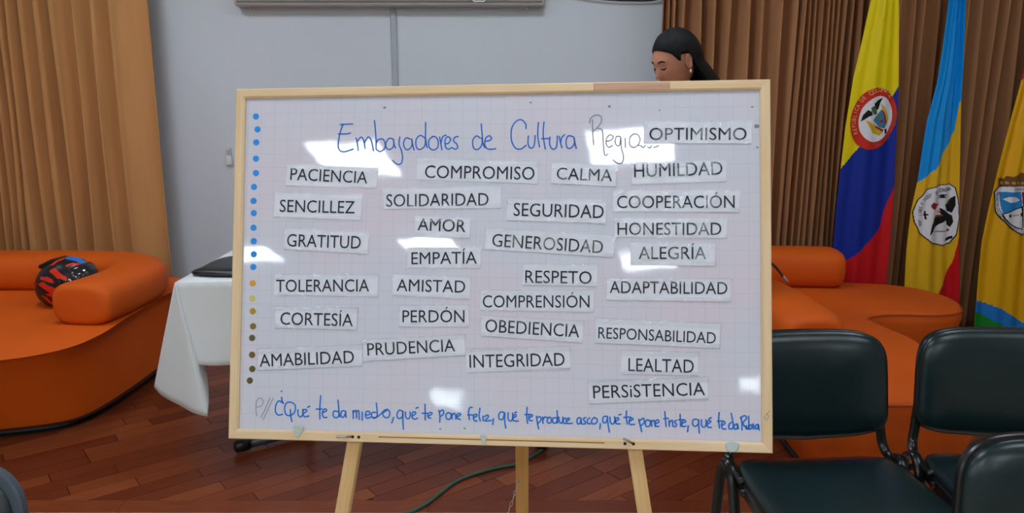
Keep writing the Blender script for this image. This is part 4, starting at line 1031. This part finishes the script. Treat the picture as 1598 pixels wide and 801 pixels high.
half = z5('702,233 742,192 800,186 900,180'); hb = z5('907,552 850,525 790,480 745,425 722,380 710,300')
areas.append((2, half + mir(half[:-1]) [0:3] + mir(hb[1:]) + hb))
half = z5('712,236 747,199 802,193 900,187'); hb = z5('907,542 854,518 796,473 752,420 730,378 718,300')
areas.append((1, half + mir(half[:-1])[0:3] + mir(hb[1:]) + hb))
for s_, mi in (('752,234 886,229 892,335 764,390 756,330', 8), ('890,229 1010,232 1008,370 895,335', 6), ('770,285 800,268 850,268 878,290 845,308 800,306', 1), ('885,335 900,335 910,495 898,490', 2), ('795,395 812,390 815,415 798,418', 2), ('878,385 893,380 896,405 882,408', 2), ('820,400 870,392 872,402 822,412', 9),
               ('764,388 895,333 897,340 766,395', 2), ('764,390 775,425 800,455 850,485 905,500 905,508 845,492 793,462 765,430 756,392', 2), ('735,135 760,125 780,140 800,115 830,120 860,105 885,85 933,105 1000,85 1040,110 1070,135 1060,190 740,188', 7)):
    areas.append((mi, z5(s_)))
for k in range(9): areas.append((10, ell(z5('%d,%d' % (765 + k * 33, 165))[0], 2.4, 2.2, 0, 12)))
crown_ = [a_ for a_ in areas if a_[0] == 7][0][1]
painted(pos, areas[0][1], [a_ for a_ in areas if a_[0] not in (7, 10)], .004, em, 'shield'); painted(pos, crown_, [a_ for a_ in areas if a_[0] in (7, 10)], .006, em, 'crown')
text_on(pos, 'INSTITUCION EDUCATIVA DEPTAL', z5('868,505 800,465 755,405 738,330 736,232')[::1], 4.2, .0065, em, M_e[2], .75)
text_on(pos, 'FUNDACION', z5('835,215 900,208 970,208'), 3.8, .0065, em, M_e[2], .8)

# ------------------------------------------------------------------ woman behind the board
HC = PY(1052, 95.5, 3.30)
fdir = Vector((-.88, -.47, 0)).normalized(); yaw = math.atan2(fdir.y, fdir.x) + math.pi / 2
HM = Matrix.Rotation(yaw, 4, 'Z') @ Matrix.Rotation(R(24), 4, 'X')       # head-local: front -Y, up Z
person = empty('person', (.78, 3.38, 0)); tag(person, 'woman with long black hair looking down behind the whiteboard', 'person')
PL = person.location
def skin_mesh(joints, edges, root=0, sub=1):
    me = bpy.data.meshes.new('sk'); me.from_pydata([j[:3] for j in joints], edges, []); ob = bpy.data.objects.new('sk', me); C.objects.link(ob)
    sk = ob.modifiers.new('skin', 'SKIN'); sd = ob.modifiers.new('sub', 'SUBSURF'); sd.levels = sub; sd.render_levels = sub
    for i, j in enumerate(joints):
        d_ = me.skin_vertices[0].data[i]; r_ = j[3]; d_.radius = r_ if isinstance(r_, tuple) else (r_, r_); d_.use_root = (i == root)
    dg = bpy.context.evaluated_depsgraph_get(); dg.update(); out = bpy.data.meshes.new_from_object(ob.evaluated_get(dg), depsgraph=dg); bpy.data.objects.remove(ob); return out
BR = Matrix.Rotation(yaw, 4, 'Z')
neck_top = HM.inverted() @ Vector((0, 0, 0))
hl = (BR.inverted() @ (HC - PL))             # head centre in body space
J = [(0, 0, .93, (.13, .10)), (0, .01, 1.06, (.115, .085)), (0, .03, 1.20, (.125, .09)), (0, .03, 1.33, (.11, .075)), (0, .02, 1.385, .055), (hl.x, hl.y + .03, hl.z - .10, .048), (hl.x, hl.y + .015, hl.z - .03, .05)]
Ed = [(0, 1), (1, 2), (2, 3), (3, 4), (4, 5), (5, 6)]
for s_ in (-1, 1):
    b0 = len(J)
    J += [(s_ * .155, .03, 1.335, .045), (s_ * .20, .03, 1.18, .040), (s_ * .215, .02, 1.06, .034), (s_ * .17, -.12, 1.00, .030), (s_ * .11, -.22, .99, .022), (s_ * .09, -.255, .985, (.034, .016)), (s_ * .075, -.29, .98, (.036, .014))]
    Ed += [(3, b0)] + [(b0 + i, b0 + i + 1) for i in range(6)]
    for k in range(4):
        f0 = len(J); x = s_ * (.075 + (k - 1.5) * .018); L_ = (.062, .072, .068, .052)[k]
        J += [(x, -.305, .978, .0085), (x - s_ * .003, -.305 - L_ * .5, .970, .0078), (x - s_ * .005, -.305 - L_ * .85, .952, .0068)]
        Ed += [(b0 + 6, f0), (f0, f0 + 1), (f0 + 1, f0 + 2)]
    f0 = len(J); J += [(s_ * .055, -.262, .992, .0105), (s_ * .038, -.295, .990, .009), (s_ * .030, -.318, .982, .008)]; Ed += [(b0 + 5, f0), (f0, f0 + 1), (f0 + 1, f0 + 2)]
    l0 = len(J); J += [(s_ * .09, 0, .84, .085), (s_ * .095, -.01, .50, .056), (s_ * .095, .0, .30, .05), (s_ * .095, .02, .09, .034), (s_ * .10, -.03, .045, (.034, .03)), (s_ * .105, -.14, .03, (.036, .022))]
    Ed += [(0, l0)] + [(l0 + i, l0 + i + 1) for i in range(5)]
bme = skin_mesh(J, Ed)
bm = bmesh.new(); bm.from_mesh(bme); xf(bm, BR)
nb0 = len(bm.verts)
# head
hb_ = bmesh.new(); bmesh.ops.create_uvsphere(hb_, u_segments=72, v_segments=56, radius=1)
def g1(d_, s_): return math.exp(-(d_ / s_) ** 2)
def headpt(x, y, z):
    X, Y, Z = x * .073, y * .092, z * .115
    if z < 0: k = (-z) ** 1.4; X *= 1 - .30 * k; Y = Y * (1 - .12 * k) - (.012 * k if y < 0 else 0)
    if y > 0: Y += .008 * y
    if y < 0:
        fx = g1(x, .16)
        npz = 0
        if -.34 < z < .12: npz = max(0, (.12 - z) / .46) ** 1.1 if z > -.28 else max(0, (z + .34) / .06) * .9
        Y -= .030 * npz * g1(x, .14 + .05 * max(0, -z))
        Y -= .005 * g1(z - .24, .10) * g1(abs(x) - .33, .3)          # brow
        Y += .009 * g1(z - .05, .11) * g1(abs(x) - .40, .16)          # eye socket
        Y -= .006 * g1(z + .10, .15) * g1(abs(x) - .5, .2)            # cheek
        Y -= .008 * g1(z + .50, .06) * g1(x, .25); Y -= .008 * g1(z + .60, .05) * g1(x, .22)
        Y += .004 * g1(z + .55, .022) * g1(x, .25)
        Y -= .010 * g1(z + .88, .14) * g1(x, .3)
    return Vector((X, Y, Z))
for v in hb_.verts: v.co = HM @ headpt(*v.co) + (HC - PL)
me_t = bpy.data.meshes.new('t'); hb_.to_mesh(me_t); hb_.free(); bm.from_mesh(me_t)
for s_ in (-1, 1):                                                    # ears
    eb = bmesh.new(); bmesh.ops.create_uvsphere(eb, u_segments=20, v_segments=14, radius=1)
    for v in eb.verts:
        x, y, z = v.co; d_ = math.hypot(y, z); X = x * .006 + (.006 * g1(d_ - .85, .25) if x * s_ > 0 else 0) * s_
        v.co = HM @ (Vector((s_ * .074 + X, .008 + y * .018 + (.004 if z > 0 else 0), -.006 + z * .031))) + (HC - PL)
    eb.to_mesh(me_t); eb.free(); bm.from_mesh(me_t)
mk('body', bm, M_skin, person, True)
# eyes closed-down lids, lashes, brows, lips
def on_face(x, z, out=.001):
    y = -math.sqrt(max(0, 1 - x * x - z * z)); p = headpt(x, y, z); return p + p.normalized() * out
def face_line(name, pts, r_, m):
    bm = bmesh.new(); tube(bm, [HM @ on_face(a, c, .0005) + (HC - PL) for a, c in pts], r_, 6, rs=[.4] + [1] * (len(pts) - 2) + [.4]); mk(name, bm, m, person, True)
for s_ in (-1, 1):
    face_line('eyebrow', [(s_ * x, z) for x, z in ((.16, .22), (.28, .27), (.42, .28), (.56, .22))], .0036, M_hair)
    face_line('eyelashes', [(s_ * x, z) for x, z in ((.22, .02), (.32, -.02), (.42, -.03), (.54, .02))], .0032, M_hair)
    bm = bmesh.new(); bmesh.ops.create_uvsphere(bm, u_segments=16, v_segments=10, radius=.0125); xf(bm, Matrix.Translation(HM @ (on_face(s_ * .38, .03, -.0112)) + (HC - PL))); mk('eyelid', bm, M_skin, person, True)
    bm = bmesh.new(); p = HM @ Vector((s_ * .080, .004, -.046)) + (HC - PL)
    bmesh.ops.create_uvsphere(bm, u_segments=12, v_segments=8, radius=.0052); xf(bm, Matrix.Translation(p) @ Matrix.Scale(1.5, 4, (0, 0, 1))); mk('earring', bm, M_gold, person, True)
face_line('lips', [(-.22, -.54), (-.1, -.52), (0, -.53), (.1, -.52), (.22, -.54)], .0035, mat('lips', (150, 70, 66), .4))
# hair: cap over the skull, then long fall down the back
down = HM.inverted().to_3x3() @ Vector((.72, .15, -1)).normalized()
rowsH = []; bm = bmesh.new(); NA, NS = 72, 34
for i in range(NA + 1):
    ph = -math.pi + 2 * math.pi * i / NA        # 0 = front
    a = abs(ph); row = []
    side_ = R(180) * 0
    # angle from crown where the hair leaves the skull
    if a < R(58): th_end = R(50 + 16 * (a / R(58)) ** 2); fall = 0
    elif a < R(74): t = (a - R(58)) / R(16); th_end = R(66 + 22 * t); fall = 0
    elif a < R(80): t = (a - R(74)) / R(6); th_end = R(88 - 14 * t); fall = 0
    elif a < R(101): th_end = R(74 + 4 * (a - R(80)) / R(21)); fall = 0
    elif a < R(106): t = (a - R(101)) / R(5); th_end = R(78 + 26 * t); fall = .3 * t
    else: th_end = R(104); fall = .30
    tilt = R(-6)
    for j in range(NS + 1):
        t = j / NS; tj = min(1, t / .55); thh = th_end * tj
        x, y, z = math.sin(thh) * math.sin(ph), -math.sin(thh) * math.cos(ph), math.cos(thh)
        p = Vector((x * .073, y * .092 + (.008 * y if y > 0 else 0), z * .115)); nn = Vector((x, y, z)).normalized()
        th_ = .010 + .024 * max(0, y) + .004 * max(0, z) + (0 if a > R(62) else -.006 * tj)
        th_ -= .003 * g1(ph, .10) 
        p = p + nn * th_ * (1 if fall or tj < .97 else .35)
        if t > .55 and fall:
            s2 = (t - .55) / .45; q = Vector((p.x * (1 - .25 * s2), p.y, p.z)) + down * fall * s2 + Vector((0, .02 * math.sin(s2 * 3), 0)); p = q
        if t > .55 and not fall: p = p - nn * .003 * (t - .55)
        row.append(bm.verts.new(HM @ p + (HC - PL)))
    rowsH.append(row)
for a, b_ in zip(rowsH, rowsH[1:]):
    for j in range(NS): 
        try: bm.faces.new((a[j], a[j + 1], b_[j + 1], b_[j]))
        except ValueError: pass
bmesh.ops.remove_doubles(bm, verts=bm.verts, dist=.0003); bmesh.ops.recalc_face_normals(bm, faces=bm.faces)
o = mk('hair', bm, M_hair, person, True); sm_ = o.modifiers.new('s', 'SOLIDIFY'); sm_.thickness = .006; sm_.offset = -1
# clothes
top_j = [(0, 0, .80, (.185, .15)), (0, 0, .90, (.175, .14)), (0, .01, 1.06, (.148, .115)), (0, .03, 1.20, (.148, .11)), (0, .03, 1.33, (.126, .092)), (0, .025, 1.385, .064)]
te = [(0, 1), (1, 2), (2, 3), (3, 4), (4, 5)]
for s_ in (-1, 1):
    b0 = len(top_j); top_j += [(s_ * .155, .03, 1.335, .056), (s_ * .20, .03, 1.18, .050), (s_ * .215, .02, 1.06, .044), (s_ * .17, -.12, 1.00, .038), (s_ * .12, -.20, .99, .033)]; te += [(4, b0)] + [(b0 + i, b0 + i + 1) for i in range(4)]
me = skin_mesh(top_j, te); bm = bmesh.new(); bm.from_mesh(me); xf(bm, BR); mk('blouse', bm, mat('dark_blouse', (30, 32, 40), .8), person, True)
tj = [(0, 0, .93, (.10, .095))]; te = []
for s_ in (-1, 1):
    b0 = len(tj); tj += [(s_ * .09, 0, .84, .098), (s_ * .095, -.01, .50, .074), (s_ * .095, .0, .30, .070), (s_ * .095, .02, .10, .062)]; te += [(0, b0)] + [(b0 + i, b0 + i + 1) for i in range(3)]
me = skin_mesh(tj, te); bm = bmesh.new(); bm.from_mesh(me); xf(bm, BR); mk('trousers', bm, mat('navy_trousers', (28, 34, 52), .8), person, True)
for s_ in (-1, 1):
    me = skin_mesh([(s_ * .10, .05, .04, (.04, .038)), (s_ * .10, -.04, .042, (.044, .04)), (s_ * .105, -.15, .03, (.044, .028))], [(0, 1), (1, 2)])
    bm = bmesh.new(); bm.from_mesh(me); xf(bm, BR); mk('shoe', bm, M_black, person, True)
